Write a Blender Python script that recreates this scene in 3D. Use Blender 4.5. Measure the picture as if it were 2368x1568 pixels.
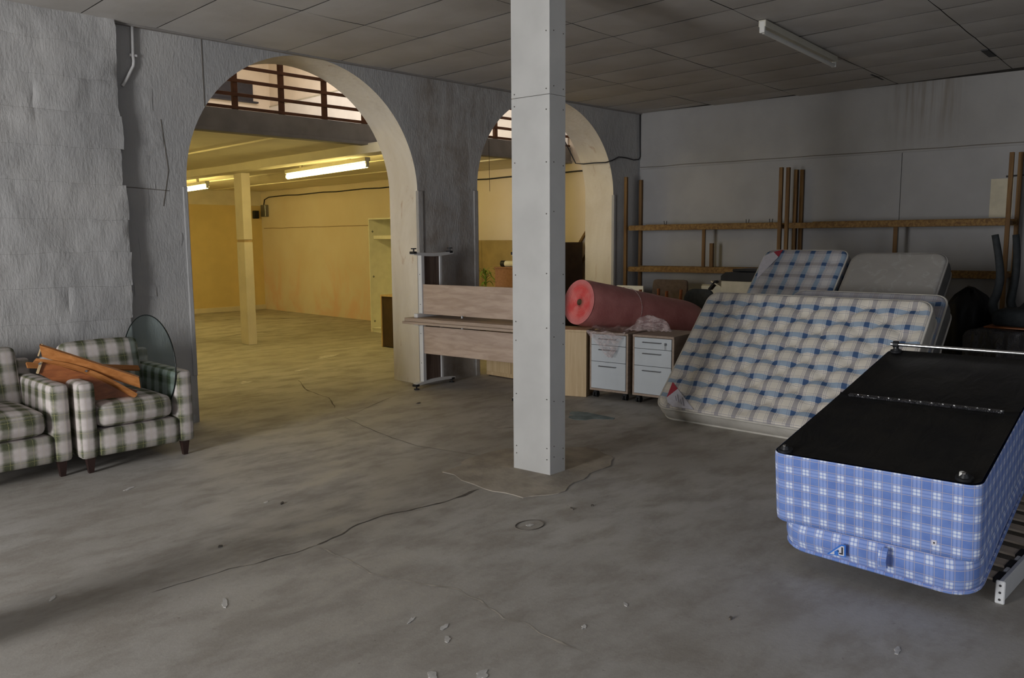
import bpy, bmesh, math, random
from mathutils import Matrix, Vector, noise
random.seed(7)
for _o in list(bpy.data.objects): bpy.data.objects.remove(_o)
SC = bpy.context.scene
COL = SC.collection
V = Vector
R = math.radians

# ------------------------------------------------------------------ camera
cd = bpy.data.cameras.new('camera'); cam = bpy.data.objects.new('camera', cd); COL.objects.link(cam)
YAW, PIT, ROL = R(44.95), R(7.02), R(-0.409)
F0 = V((math.cos(YAW), math.sin(YAW), 0)); R0 = V((math.sin(YAW), -math.cos(YAW), 0)); U0 = V((0, 0, 1))
fw = F0 * math.cos(PIT) - U0 * math.sin(PIT); up = U0 * math.cos(PIT) + F0 * math.sin(PIT)
rt = R0 * math.cos(ROL) + up * math.sin(ROL); up2 = up * math.cos(ROL) - R0 * math.sin(ROL)
M = Matrix((rt, up2, -fw)).transposed().to_4x4(); M.translation = V((0, 0, 1.6))
cam.matrix_world = M
cd.sensor_width = 36; cd.lens = 1872.6 / 2368 * 36; cd.clip_start = .05; cd.clip_end = 200
SC.camera = cam

# ------------------------------------------------------------------ world and lights
w = bpy.data.worlds.new('world'); SC.world = w; w.use_nodes = True
w.node_tree.nodes['Background'].inputs[0].default_value = (.8, .88, 1, 1)
w.node_tree.nodes['Background'].inputs[1].default_value = 1.0
def area(name, loc, rot, sx, sy, power, col):
    l = bpy.data.lights.new(name, 'AREA'); l.shape = 'RECTANGLE'; l.size = sx; l.size_y = sy
    l.energy = power; l.color = col
    o = bpy.data.objects.new(name, l); COL.objects.link(o); o.location = loc; o.rotation_euler = rot
    return o
# daylight through the goods door in the left wall
area('door_daylight', (-5.02, 3.4, 1.6), (0, R(-90), 0), 3.1, 1.8, 470, (1, .985, .96))
# daylight from the door behind the photographer
area('rear_door_daylight', (1.2, -2.98, 1.5), (R(90), 0, 0), 3.6, 2.9, 17, (1, .98, .95))
# added fill light, unseen, brightening the walls above the mezzanine
area('mezzanine_fill', (7.4, 12.0, 5.9), (0, 0, 0), 3.0, 6.0, 185, (1, .96, .94))
SC.view_settings.view_transform = 'Standard'; SC.view_settings.look = 'None'
SC.view_settings.gamma = 1; SC.view_settings.use_curve_mapping = False
SC.view_settings.exposure = 0.0
SC.cycles.max_bounces = 8; SC.cycles.diffuse_bounces = 5; SC.cycles.transmission_bounces = 6; SC.cycles.transparent_max_bounces = 8
SC.cycles.use_denoising = True
SC.cycles.sample_clamp_indirect = 4

# ------------------------------------------------------------------ material helper
class G:
    def __init__(s, name, rough=.6, spec=.3, metal=0):
        s.m = bpy.data.materials.new(name); s.m.use_nodes = True; s.nt = s.m.node_tree
        s.b = s.nt.nodes['Principled BSDF']
        s.b.inputs['Roughness'].default_value = rough
        s.b.inputs['Specular IOR Level'].default_value = spec
        s.b.inputs['Metallic'].default_value = metal
        s._tc = None
    def node(s, t): return s.nt.nodes.new(t)
    def put(s, sock, v):
        if hasattr(v, 'is_output') or isinstance(v, bpy.types.NodeSocket): s.nt.links.new(v, sock)
        else:
            if isinstance(v, (tuple, list)) and len(v) == 3 and sock.type == 'RGBA': v = (*v, 1)
            sock.default_value = v
    def co(s, kind='Object'):
        if not s._tc: s._tc = s.node('ShaderNodeTexCoord')
        return s._tc.outputs[kind]
    def sep(s, v):
        n = s.node('ShaderNodeSeparateXYZ'); s.put(n.inputs[0], v); return n.outputs
    def comb(s, x, y, z):
        n = s.node('ShaderNodeCombineXYZ')
        for i, q in enumerate((x, y, z)): s.put(n.inputs[i], q)
        return n.outputs[0]
    def mp(s, v, sc=(1, 1, 1)):
        n = s.node('ShaderNodeMapping'); s.put(n.inputs[0], v); n.inputs['Scale'].default_value = sc; return n.outputs[0]
    def ma(s, op, a, b=0, c=0):
        n = s.node('ShaderNodeMath'); n.operation = op
        s.put(n.inputs[0], a); s.put(n.inputs[1], b); s.put(n.inputs[2], c); return n.outputs[0]
    def mix(s, f, a, b, mode='MIX'):
        n = s.node('ShaderNodeMix'); n.data_type = 'RGBA'; n.blend_type = mode
        s.put(n.inputs[0], f); s.put(n.inputs[6], a); s.put(n.inputs[7], b); return n.outputs[2]
    def noise(s, v, sc, det=4, ro=.55, dist=0):
        n = s.node('ShaderNodeTexNoise'); s.put(n.inputs['Vector'], v)
        n.inputs['Scale'].default_value = sc; n.inputs['Detail'].default_value = det
        n.inputs['Roughness'].default_value = ro; n.inputs['Distortion'].default_value = dist
        return n.outputs[0]
    def rng(s, x, lo, hi, a=0., b=1., smooth=True):
        n = s.node('ShaderNodeMapRange'); n.interpolation_type = 'SMOOTHSTEP' if smooth else 'LINEAR'
        s.put(n.inputs[0], x); n.inputs[1].default_value = lo; n.inputs[2].default_value = hi
        n.inputs[3].default_value = a; n.inputs[4].default_value = b; return n.outputs[0]
    def band(s, u, p, c, hw, soft):
        t = s.ma('SUBTRACT', s.ma('FRACT', s.ma('ADD', s.ma('DIVIDE', u, p), .5 - c + 10)), .5)
        d = s.ma('MULTIPLY', s.ma('ABSOLUTE', t), p)
        return s.rng(d, max(hw - soft, 0), hw + soft, 1., 0.)
    def color(s, c): s.put(s.b.inputs['Base Color'], c); return s
    def bump(s, h, st=.3, dist=.01):
        n = s.node('ShaderNodeBump'); n.inputs['Strength'].default_value = st; n.inputs['Distance'].default_value = dist
        s.put(n.inputs['Height'], h); s.nt.links.new(n.outputs[0], s.b.inputs['Normal']); return s

MAT = {}
def simple(name, col, rough=.6, var=.12, sc=8, bump=0, spec=.3, metal=0, bsc=60, stretch=(1, 1, 1)):
    g = G(name, rough, spec, metal); c = g.mp(g.co(), stretch)
    n = g.noise(c, sc, 4)
    g.color(g.mix(g.rng(n, .3, .7), tuple(x * (1 - var) for x in col), tuple(min(1, x * (1 + var)) for x in col)))
    if bump: g.bump(g.noise(c, bsc, 3), bump, .004)
    MAT[name] = g.m; return g
def wood(name, c1, c2, axis=0, sc=3, rough=.5):
    st = [14, 14, 14]; st[axis] = .8
    g = G(name, rough, .3); c = g.mp(g.co(), tuple(st)); n = g.noise(c, sc, 5, .6, .6)
    g.color(g.mix(g.rng(n, .3, .7), c1, c2)); g.bump(n, .08, .002); MAT[name] = g.m; return g

# painted rough wall, with stains over the pier
g = G('painted_wall', .75, .2); o = g.co(); x, y, z = g.sep(o)
nb = g.noise(g.mp(o, (1, 1, .75)), 6, 8, .62, .3)
big = g.noise(o, 1.1, 4, .5)
base = g.mix(g.rng(big, .35, .65), (.335, .335, .342), (.395, .39, .39))
base = g.mix(g.rng(g.noise(o, 18, 6, .7), .62, .78, 0, .35), base, (.38, .35, .31))
pier = g.ma('MULTIPLY', g.rng(x, 5.35, 5.8), g.rng(x, 6.5, 7.3, 1, 0))
st = g.ma('ADD', g.ma('MULTIPLY', g.noise(g.mp(o, (3.0, 3, .5)), 2.0, 7, .65, .5), .5), g.ma('MULTIPLY', g.noise(o, 3.2, 8, .7, .4), .5))
base = g.mix(g.ma('MULTIPLY', g.rng(st, .40, .66, .10, .75), pier), base, (.20, .168, .14))
base = g.mix(g.ma('MULTIPLY', g.ma('MULTIPLY', g.rng(z, 0, .35, 1, 0), g.rng(g.noise(o, 7, 5), .4, .6)), .55), base, (.22, .2, .18))
sp = g.rng(g.noise(o, 9, 2, .5), .76, .80)
base = g.mix(g.ma('MULTIPLY', sp, .5), base, (.16, .12, .09))
g.color(base)
fine = g.noise(g.mp(o, (1, 1, .25)), 60, 3, .6)
g.bump(g.ma('ADD', nb, g.ma('MULTIPLY', fine, .35)), .55, .022); MAT['painted_wall'] = g.m

g = G('reveal_plaster', .8, .2); o = g.co()
n = g.noise(g.mp(o, (1, 1, .4)), 3, 6, .6, .6)
c = g.mix(g.rng(n, .3, .7), (.62, .56, .47), (.70, .65, .57))
c = g.mix(g.rng(g.noise(g.mp(o, (2, 2, .8)), 3.2, 6, .65, 1), .6, .75, 0, .6), c, (.40, .23, .12))
g.color(c); g.bump(g.noise(o, 25, 5), .4, .01); MAT['reveal_plaster'] = g.m

# right wall
g = G('grey_wall', .8, .15); o = g.co(); x, y, z = g.sep(o)
c = g.mix(g.rng(g.noise(o, 1.3, 5), .3, .7), (.28, .275, .275), (.33, .325, .325))
stv = g.noise(g.mp(o, (1, 5, .25)), 3, 5, .6)
m_ = g.ma('MULTIPLY', g.ma('MULTIPLY', g.rng(y, 2.9, 3.15), g.rng(y, 3.5, 3.85, 1, 0)), g.rng(z, 2.4, 3.3, 0, .55))
c = g.mix(g.ma('MULTIPLY', m_, g.rng(stv, .4, .65)), c, (.16, .13, .10))
g.color(c); g.bump(g.noise(o, 30, 5), .25, .01); MAT['grey_wall'] = g.m
simple('wall_board', (.31, .308, .315), .7, .06, 2, .1)

# ceiling tile
g = G('ceiling_tile', .85, .1); o = g.co()
g.color(g.mix(g.rng(g.noise(o, 2.2, 4), .3, .7), (.44, .42, .40), (.50, .485, .47)))
g.bump(g.noise(o, 45, 3), .15, .005); MAT['ceiling_tile'] = g.m
simple('tile_gap', (.06, .055, .05), .9)

# concrete floor
g = G('concrete_floor', .62, .28); o = g.co(); x, y, z = g.sep(o)
n1 = g.noise(o, .55, 6, .6, .2); n2 = g.noise(g.mp(o, (1, 1.9, 1)), 2.2, 9, .66, .15); n3 = g.noise(o, 14, 8, .7)
c = g.mix(g.rng(n1, .35, .65), (.37, .35, .325), (.45, .435, .415))
c = g.mix(g.rng(n2, .40, .66, 0, .75), c, (.275, .25, .22))
c = g.mix(g.rng(g.noise(g.mp(o, (.8, 1.6, 1)), 1.3, 8, .68, .2), .52, .74, 0, .5), c, (.52, .505, .485))
c = g.mix(g.rng(n3, .58, .78, 0, .5), c, (.46, .44, .41))
c = g.mix(g.rng(g.noise(o, 30, 4, .6), .66, .74, 0, .55), c, (.16, .14, .12))
g.color(c); g.put(g.b.inputs['Roughness'], g.rng(n2, .3, .7, .5, .78))
g.bump(g.ma('ADD', g.ma('MULTIPLY', n2, .6), g.ma('MULTIPLY', n3, .25)), .3, .02); MAT['concrete_floor'] = g.m
simple('cement', (.385, .345, .295), .85, .2, 5, .5, bsc=30)
simple('crack_dark', (.13, .115, .10), .95)
simple('crack_pale', (.40, .365, .32), .9, .3, 12)
simple('paint_splash', (.52, .51, .50), .6, .2, 20)
simple('blue_stain', (.19, .25, .27), .7, .3, 8)

simple('column_board', (.64, .64, .63), .6, .05, 3, .12)
simple('screw_head', (.10, .09, .08), .5)
simple('cream_wall', (.76, .69, .56), .8, .1, 1.5, .15, bsc=20)
g = G('peach_wall', .8, .15); o = g.co(); x, y, z = g.sep(o)
c = g.mix(g.rng(g.noise(o, .8, 5), .3, .7), (.74, .63, .50), (.80, .71, .60))
pm = g.ma('MULTIPLY', g.rng(g.noise(g.mp(o, (1, 1, .6)), 1.5, 6, .65, .8), .42, .68), g.rng(z, .2, 1.7, 1, 0))
c = g.mix(g.ma('MULTIPLY', pm, .7), c, (.78, .50, .36))
g.color(c); g.bump(g.noise(o, 25, 5), .25, .01); MAT['peach_wall'] = g.m
simple('yellow_wall', (.76, .60, .29), .75, .05, 2)
simple('back_ceiling', (.78, .72, .56), .75, .05, 2)
simple('fascia', (.25, .235, .225), .8, .1, 5, .2)
simple('rail_brown', (.115, .045, .02), .55, .2, 12)
simple('upper_white', (.80, .76, .72), .8, .05, 2)
simple('upper_peach', (.78, .68, .56), .8, .05, 2)
simple('black_board', (.035, .035, .045), .5, .1)
simple('white_metal', (.62, .63, .65), .4, .04, 5)
simple('white_plastic', (.70, .70, .68), .45, .03)
simple('lamp_body', (.62, .60, .52), .5, .04)
simple('dark_cable', (.03, .03, .033), .6)
simple('white_pipe', (.58, .58, .59), .55, .1)
simple('chrome', (.75, .76, .78), .18, .02, metal=1)
simple('steel_handle', (.25, .26, .28), .35, .05, metal=.8)
simple('black_plastic', (.016, .017, .02), .45, .2)
simple('black_rubber', (.02, .02, .022), .7, .2)
simple('dark_leg', (.03, .016, .014), .45, .2)
wood('sonoma_oak', (.36, .27, .215), (.47, .37, .305), 1, 1.6)
wood('sonoma_side', (.31, .235, .185), (.40, .315, .255), 1, 1.8)
wood('walnut_panel', (.08, .055, .045), (.14, .10, .085), 2, 3)
wood('beech', (.46, .33, .18), (.56, .42, .25), 2, 2)
wood('orange_wood', (.33, .125, .035), (.47, .20, .065), 0, 2, .4)
wood('orange_wood_dark', (.20, .06, .018), (.30, .10, .03), 0, 2, .4)
wood('timber', (.10, .05, .018), (.21, .12, .045), 2, 2.5, .7)
wood('timber_rail', (.12, .06, .02), (.25, .15, .05), 0, 2.5, .7)
wood('brown_desk', (.26, .13, .085), (.33, .175, .12), 0, 2)
wood('slat_wood', (.58, .48, .39), (.70, .60, .50), 1, 3)
simple('dark_brown', (.055, .033, .02), .5, .15)
simple('melamine_white', (.56, .60, .64), .4, .02)
simple('cream_melamine', (.86, .85, .76), .5, .04)
simple('cream_box', (.50, .46, .36), .7, .08)
simple('brown_fabric', (.115, .085, .068), .9, .15, 20, .4, bsc=200)
simple('charcoal_fabric', (.022, .026, .030), .8, .2, 20)
simple('tan_board', (.34, .25, .11), .7, .12, 4)
simple('leaf_green', (.16, .28, .04), .5, .3, 12)
simple('label_white', (.62, .62, .72), .6, .06, 30)
simple('label_red', (.42, .05, .08), .6, .1)
simple('label_blue', (.04, .17, .60), .5, .05)
simple('print_grey', (.30, .30, .38), .6, .1)
simple('cardboard', (.28, .2, .12), .8, .1)
simple('sack_black', (.008, .008, .009), .6, .2)

g = G('dust_cover', .55, .22); o = g.co()
g.color(g.mix(g.rng(g.noise(o, 5, 4), .3, .7), (.008, .008, .009), (.014, .013, .012)))
g.bump(g.ma('ADD', g.noise(g.mp(o, (1, 2.5, 1)), 4, 4, .5, 1), g.ma('MULTIPLY', g.noise(o, 160, 2), .05)), .35, .03); MAT['dust_cover'] = g.m
g = G('black_wrap', .28, .9); o = g.co()
g.color((.02, .02, .025)); g.bump(g.noise(g.mp(o, (1, 3, 1)), 5, 5, .6, 1.5), 1.0, .09); MAT['black_wrap'] = g.m

# glass
g = G('smoky_glass', .03, .5); nt = g.nt
g.color((.75, .88, .86)); g.b.inputs['Transmission Weight'].default_value = 1; g.b.inputs['IOR'].default_value = 1.1
MAT['smoky_glass'] = g.m
simple('glass_edge', (.006, .010, .010), .2, .1)

# bubble wrap
g = G('bubble_wrap', .38, .4); u = g.co('UV')
vor = g.node('ShaderNodeTexVoronoi'); g.put(vor.inputs[0], u); vor.inputs['Scale'].default_value = 70
n = g.noise(g.co(), 6, 4)
g.color(g.mix(g.rng(n, .3, .7), (.42, .15, .145), (.52, .21, .20)))
g.bump(vor.outputs[0], .35, .004); g.b.inputs['Subsurface Weight'].default_value = .0; MAT['bubble_wrap'] = g.m
g = G('bubble_end', .5, .35); o = g.co(); x, y, z = g.sep(o)
rr = g.ma('SQRT', g.ma('ADD', g.ma('MULTIPLY', y, y), g.ma('MULTIPLY', z, z)))
ring = g.ma('SINE', g.ma('MULTIPLY', rr, 420))
c = g.mix(g.rng(g.noise(o, 9, 3), .35, .65), (.72, .09, .09), (.78, .20, .19))
c = g.mix(g.rng(rr, .14, .235, 0, .7), c, (.60, .24, .25))
g.color(c); g.bump(g.ma('ADD', ring, g.ma('MULTIPLY', g.noise(o, 60, 3), 2)), .35, .003); MAT['bubble_end'] = g.m
g = G('clear_film', .22, .5); o = g.co()
tr = g.node('ShaderNodeBsdfTransparent'); mx = g.node('ShaderNodeMixShader'); out = g.nt.nodes['Material Output']
g.color((.62, .50, .50)); g.bump(g.noise(o, 14, 4, .6, 1), .8, .03)
g.put(mx.inputs[0], g.rng(g.noise(g.mp(o, (1, 1, 3)), 9, 4, .6, 1.5), .4, .65, .22, .62))
g.nt.links.new(tr.outputs[0], mx.inputs[1]); g.nt.links.new(g.b.outputs[0], mx.inputs[2]); g.nt.links.new(mx.outputs[0], out.inputs[0])
MAT['clear_film'] = g.m

# emitters
def emit(name, col, s):
    g = G(name); g.color((.8, .8, .75)); g.put(g.b.inputs['Emission Color'], col); g.b.inputs['Emission Strength'].default_value = s
    MAT[name] = g.m
emit('lit_tube', (1, .785, .27), 34)

# woven plaids (UV in metres)
def plaid_green():
    g = G('green_tartan', .9, .1); u, v, _ = g.sep(g.co('UV'))
    wob = g.ma('MULTIPLY', g.ma('SUBTRACT', g.noise(g.co('UV'), 60, 3), .5), .012)
    u = g.ma('ADD', u, wob); v = g.ma('ADD', v, wob)
    P = .142
    a = g.band(u, P, .0, .031, .015); b = g.band(v, P, .0, .029, .014)
    a2 = g.band(u, P, .5, .010, .012); b2 = g.band(v, P, .5, .010, .012)
    c = g.mix(g.ma('MULTIPLY', a, .74), (.60, .55, .54), (.10, .112, .06))
    c = g.mix(g.ma('MULTIPLY', b, .55), c, (.12, .13, .08))
    c = g.mix(g.ma('MULTIPLY', g.ma('MULTIPLY', a, b), .8), c, (.045, .055, .022))
    c = g.mix(g.ma('MULTIPLY', g.ma('MAXIMUM', a2, b2), .25), c, (.50, .42, .42))
    yl = g.ma('MAXIMUM', g.ma('MAXIMUM', g.band(u, P, .08, .0013, .0013), g.band(u, P, .5, .001, .001)), g.band(v, P, .08, .0013, .0013))
    c = g.mix(g.ma('MULTIPLY', yl, .32), c, (.62, .58, .26))
    c = g.mix(g.rng(g.noise(g.co('UV'), 300, 2), .4, .7, 0, .2), c, (.30, .30, .26))
    g.color(c); g.bump(g.noise(g.co('UV'), 420, 2), .3, .002); MAT['green_tartan'] = g.m
plaid_green()
def plaid_mattress(name, P, swap=False, k=1.0, light=(.66, .61, .53), soft=.003):
    g = G(name, .75, .2); u, v, _ = g.sep(g.co('UV'))
    if swap: u, v = v, u
    gr = g.band(u, P, .5, P * .13, soft); bl = g.band(v, P, .5, P * .145, soft)
    c = g.mix(g.ma('MULTIPLY', gr, .85), light, (.34, .325, .35))
    c = g.mix(g.ma('MULTIPLY', bl, .85), c, (.24, .35, .50))
    c = g.mix(g.ma('MULTIPLY', g.ma('MULTIPLY', gr, bl), .95), c, (.045, .095, .22))
    for off in (.30, .70, .215, .785):
        l = g.ma('MAXIMUM', g.band(u, P, off, P * .012, .0014), g.band(v, P, off, P * .012, .0014))
        c = g.mix(g.ma('MULTIPLY', l, .5), c, (.13, .14, .26))
    g.color(c); g.bump(g.noise(g.co('UV'), 220, 2), .15, .002); MAT[name] = g.m
plaid_mattress('mattress_check', .155, light=(.72, .68, .61))
plaid_mattress('mattress_check_small', .165, True, light=(.55, .55, .58))
plaid_mattress('mattress_check_dark', .17, light=(.40, .40, .43))
def plaid_blue():
    g = G('blue_plaid', .7, .2); u, v, _ = g.sep(g.co('UV')); P = .078
    def two(t): return g.ma('MAXIMUM', g.band(t, P, .41, .0058, .003), g.band(t, P, .61, .0058, .003))
    def fl(t): return g.ma('MAXIMUM', g.band(t, P, .26, .0012, .0012), g.band(t, P, .76, .0012, .0012))
    a, b = two(u), two(v)
    c = g.mix(g.rng(g.noise(g.co('UV'), 12, 3), .3, .7), (.125, .21, .53), (.16, .26, .60))
    c = g.mix(g.ma('MULTIPLY', a, .38), c, (.42, .52, .86))
    c = g.mix(g.ma('MULTIPLY', b, .38), c, (.42, .52, .86))
    c = g.mix(g.ma('MULTIPLY', g.ma('MULTIPLY', a, b), .85), c, (.74, .80, .92))
    c = g.mix(g.ma('MULTIPLY', g.ma('MAXIMUM', fl(u), fl(v)), .6), c, (.60, .50, .44))
    g.color(c); g.bump(g.noise(g.co('UV'), 300, 2), .15, .002); MAT['blue_plaid'] = g.m
plaid_blue()
g = G('grey_damask', .75, .2); u = g.co('UV')
n = g.noise(u, 9, 3, .5, 1.5)
g.color(g.mix(g.rng(n, .54, .66), (.285, .275, .265), (.325, .32, .315))); g.bump(g.noise(u, 140, 2), .3, .003); MAT['grey_damask'] = g.m
simple('grey_border', (.14, .14, .14), .8, .1, 10)
simple('cream_border', (.55, .53, .49), .8, .1, 6)

# ------------------------------------------------------------------ geometry helpers
def mb(): return bmesh.new()
def box(b, x0, x1, y0, y1, z0, z1, bev=0, seg=1):
    r = bmesh.ops.create_cube(b, size=1.0, matrix=Matrix.Translation(((x0 + x1) / 2, (y0 + y1) / 2, (z0 + z1) / 2)) @ Matrix.Diagonal((abs(x1 - x0), abs(y1 - y0), abs(z1 - z0), 1)))
    if bev:
        es = list({e for v in r['verts'] for e in v.link_edges})
        bmesh.ops.bevel(b, geom=es, offset=bev, segments=seg, profile=.5, affect='EDGES')
    return b
def obox(b, p0, p1, wdt, hgt, upv=V((0, 0, 1)), bev=0):
    """bar from p0 to p1 with a width (sideways) and a height (along upv)"""
    p0, p1 = V(p0), V(p1); d = (p1 - p0); L = d.length; d.normalize()
    s = d.cross(upv).normalized(); u = s.cross(d)
    mm = Matrix((d, s, u)).transposed().to_4x4(); mm.translation = (p0 + p1) / 2
    r = bmesh.ops.create_cube(b, size=1.0, matrix=mm @ Matrix.Diagonal((L, wdt, hgt, 1)))
    if bev:
        es = list({e for v in r['verts'] for e in v.link_edges})
        bmesh.ops.bevel(b, geom=es, offset=bev, segments=2, profile=.5, affect='EDGES')
    return b
def cyl(b, p0, p1, r, seg=16, r2=None, caps=True):
    p0, p1 = V(p0), V(p1); d = p1 - p0
    q = d.to_track_quat('Z', 'Y').to_matrix().to_4x4(); q.translation = (p0 + p1) / 2
    bmesh.ops.create_cone(b, cap_ends=caps, segments=seg, radius1=r, radius2=r if r2 is None else r2, depth=d.length, matrix=q)
    return b
def tube(b, pts, r, seg=8, closed=False):
    pts = [V(p) for p in pts]; n = len(pts); rings = []
    prev = None
    for i, p in enumerate(pts):
        a = pts[(i - 1) % n] if (closed or i > 0) else p
        c = pts[(i + 1) % n] if (closed or i < n - 1) else p
        t = (c - a).normalized()
        if prev is None: s = t.orthogonal().normalized()
        else:
            s = prev - t * prev.dot(t)
            s = s.normalized() if s.length > 1e-6 else t.orthogonal().normalized()
        prev = s; u = t.cross(s)
        rr = r[i] if isinstance(r, (list, tuple)) else r
        rings.append([b.verts.new(p + (s * math.cos(k * 2 * math.pi / seg) + u * math.sin(k * 2 * math.pi / seg)) * rr) for k in range(seg)])
    for i in range(n if closed else n - 1):
        A, B = rings[i], rings[(i + 1) % n]
        for k in range(seg): b.faces.new((A[k], A[(k + 1) % seg], B[(k + 1) % seg], B[k]))
    if not closed:
        b.faces.new(rings[0][::-1]); b.faces.new(rings[-1])
    return b
def prism(b, poly, axis_vec, o=V((0, 0, 0)), U=V((1, 0, 0)), W=V((0, 0, 1))):
    """polygon in plane (U,W) at o, extruded by axis_vec"""
    a = [b.verts.new(o + U * p[0] + W * p[1]) for p in poly]
    c = [b.verts.new(v.co + V(axis_vec)) for v in a]
    n = len(a)
    b.faces.new(a); b.faces.new(c[::-1])
    for i in range(n): b.faces.new((a[i], c[i], c[(i + 1) % n], a[(i + 1) % n]))
    bmesh.ops.recalc_face_normals(b, faces=b.faces[:])
    return b
def samples(h, r, n):
    if r <= 0: return [-h + 2 * h * i / n for i in range(n + 1)]
    e = [-h, -h + r * .12, -h + r * .4, -h + r]
    mid = [-h + r + (2 * h - 2 * r) * i / n for i in range(1, n)]
    return e + mid + [-q for q in e[::-1]]
def pillow(b, c, sx, sy, sz, r, puff=(0, 0, 0), n=6, fn=None, mat=None):
    hx, hy, hz = sx / 2, sy / 2, sz / 2; r = min(r, hx * .98, hy * .98, hz * .98)
    X, Y, Z = samples(hx, r, n), samples(hy, r, n), samples(hz, r, max(2, n // 2)); new = []
    def f(P, ua, va, flip):
        gr = [[b.verts.new(P(a, d)) for d in va] for a in ua]
        new.extend(v for row in gr for v in row)
        for i in range(len(ua) - 1):
            for j in range(len(va) - 1):
                q = (gr[i][j], gr[i + 1][j], gr[i + 1][j + 1], gr[i][j + 1])
                b.faces.new(q if not flip else q[::-1])
    f(lambda a, d: V((a, d, hz)), X, Y, False); f(lambda a, d: V((a, d, -hz)), X, Y, True)
    f(lambda a, d: V((a, -hy, d)), X, Z, False); f(lambda a, d: V((a, hy, d)), X, Z, True)
    f(lambda a, d: V((-hx, a, d)), Y, Z, True); f(lambda a, d: V((hx, a, d)), Y, Z, False)
    for v in new:
        p = v.co; q = V((max(-hx + r, min(hx - r, p.x)), max(-hy + r, min(hy - r, p.y)), max(-hz + r, min(hz - r, p.z))))
        d = p - q
        if d.length > 1e-9: p = q + d.normalized() * r
        ax, ay, az = 1 - (p.x / hx) ** 2, 1 - (p.y / hy) ** 2, 1 - (p.z / hz) ** 2
        p = p + V((puff[0] * (p.x / hx) * ay * az, puff[1] * (p.y / hy) * ax * az, puff[2] * (p.z / hz) * ax * ay))
        if fn: p = fn(p)
        v.co = p + V(c) if mat is None else mat @ (p + V(c))
    bmesh.ops.remove_doubles(b, verts=new, dist=1e-5)
    return b
def uvbox(me, sc=1.0):
    uv = me.uv_layers.new(name='UVMap').data
    for p in me.polygons:
        n = p.normal; a = max(range(3), key=lambda i: abs(n[i])); i, j = ((1, 2), (0, 2), (0, 1))[a]
        for l in p.loop_indices:
            co = me.vertices[me.loops[l].vertex_index].co; uv[l].uv = (co[i] * sc, co[j] * sc)
WM = {}
def wm(o): return WM.get(o.name, Matrix.Identity(4))
def obj(name, b, mat, parent=None, smooth=False, world=False, uv=True, kind=None, label=None):
    if world and parent is not None: b.transform(wm(parent).inverted())
    me = bpy.data.meshes.new(name); b.normal_update(); b.to_mesh(me); b.free()
    me.materials.append(MAT[mat])
    if smooth:
        for p in me.polygons: p.use_smooth = True
    if uv and not me.uv_layers: uvbox(me)
    o = bpy.data.objects.new(name, me); COL.objects.link(o)
    if parent is not None: o.parent = parent; WM[o.name] = wm(parent)
    if smooth == 'auto':
        mo = o.modifiers.new('split', 'EDGE_SPLIT'); mo.split_angle = R(40)
    if kind: o['kind'] = kind
    if label: o['label'] = label
    return o
def struct(name, b, mat, parent=None, **k):
    o = obj(name, b, mat, parent, **k)
    if parent is None: o['kind'] = 'structure'
    return o
def thing(name, label, cat, mat=None, loc=(0, 0, 0), rz=0, group=None):
    o = bpy.data.objects.new(name, None); COL.objects.link(o); o.empty_display_size = .1
    m_ = mat if mat is not None else Matrix.Translation(loc) @ Matrix.Rotation(rz, 4, 'Z')
    o.matrix_basis = m_; WM[o.name] = m_.copy()
    o['label'] = label; o['category'] = cat
    if group: o['group'] = group
    return o
def tag(o, label, cat, group=None):
    o['label'] = label; o['category'] = cat
    if group: o['group'] = group
    return o
def copy_tree(o, parent=None):
    c = o.copy(); COL.objects.link(c); c.parent = parent
    for ch in list(o.children): copy_tree(ch, c)
    return c
def quadgrid(b, fn, nu, nv, flip=False):
    gr = [[b.verts.new(fn(i / nu, j / nv)) for j in range(nv + 1)] for i in range(nu + 1)]
    for i in range(nu):
        for j in range(nv):
            q = (gr[i][j], gr[i + 1][j], gr[i + 1][j + 1], gr[i][j + 1]); b.faces.new(q[::-1] if flip else q)
    return gr

H = 3.35
# ================================================================== STRUCTURE
# floor
b = mb(); box(b, -5.25, 11.2, -3.25, 17.8, -.2, 0); floor = struct('floor', b, 'concrete_floor')
def ribbon(pts, w0, z=.0015, jit=.01, name='crack', mat='crack_dark', sub=5, taper=True):
    P = []
    for i in range(len(pts) - 1):
        for k in range(sub):
            t = k / sub; P.append(V((pts[i][0] * (1 - t) + pts[i + 1][0] * t, pts[i][1] * (1 - t) + pts[i + 1][1] * t)))
    P.append(V(pts[-1][:2])); b = mb(); L = []
    for i, p in enumerate(P):
        a = P[max(0, i - 1)]; c = P[min(len(P) - 1, i + 1)]; d = (c - a).normalized(); n = V((-d.y, d.x))
        j = noise.noise(V((p.x * 9, p.y * 9, 3))) * jit * 2; w_ = w0 * (.4 + abs(noise.noise(V((p.x * 13, p.y * 13, 9)))) * 2)
        if taper and (i == 0 or i == len(P) - 1): w_ *= .2
        q = p + n * j
        L.append((b.verts.new((q.x + n.x * w_, q.y + n.y * w_, z)), b.verts.new((q.x - n.x * w_, q.y - n.y * w_, z))))
    for i in range(len(L) - 1): b.faces.new((L[i][0], L[i][1], L[i + 1][1], L[i + 1][0]))
    bmesh.ops.recalc_face_normals(b, faces=b.faces[:])
    for f_ in b.faces:
        if f_.normal.z < 0: f_.normal_flip()
    return obj(name, b, mat, floor)
ribbon([(3.434, 3.729), (3.232, 3.711), (3.058, 3.712), (2.874, 3.732), (2.72, 3.781), (2.518, 3.751), (2.331, 3.683), (2.182, 3.639)], .008)
ribbon([(2.182, 3.639), (1.947, 3.646), (1.646, 3.687), (1.338, 3.691)], .003)
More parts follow.
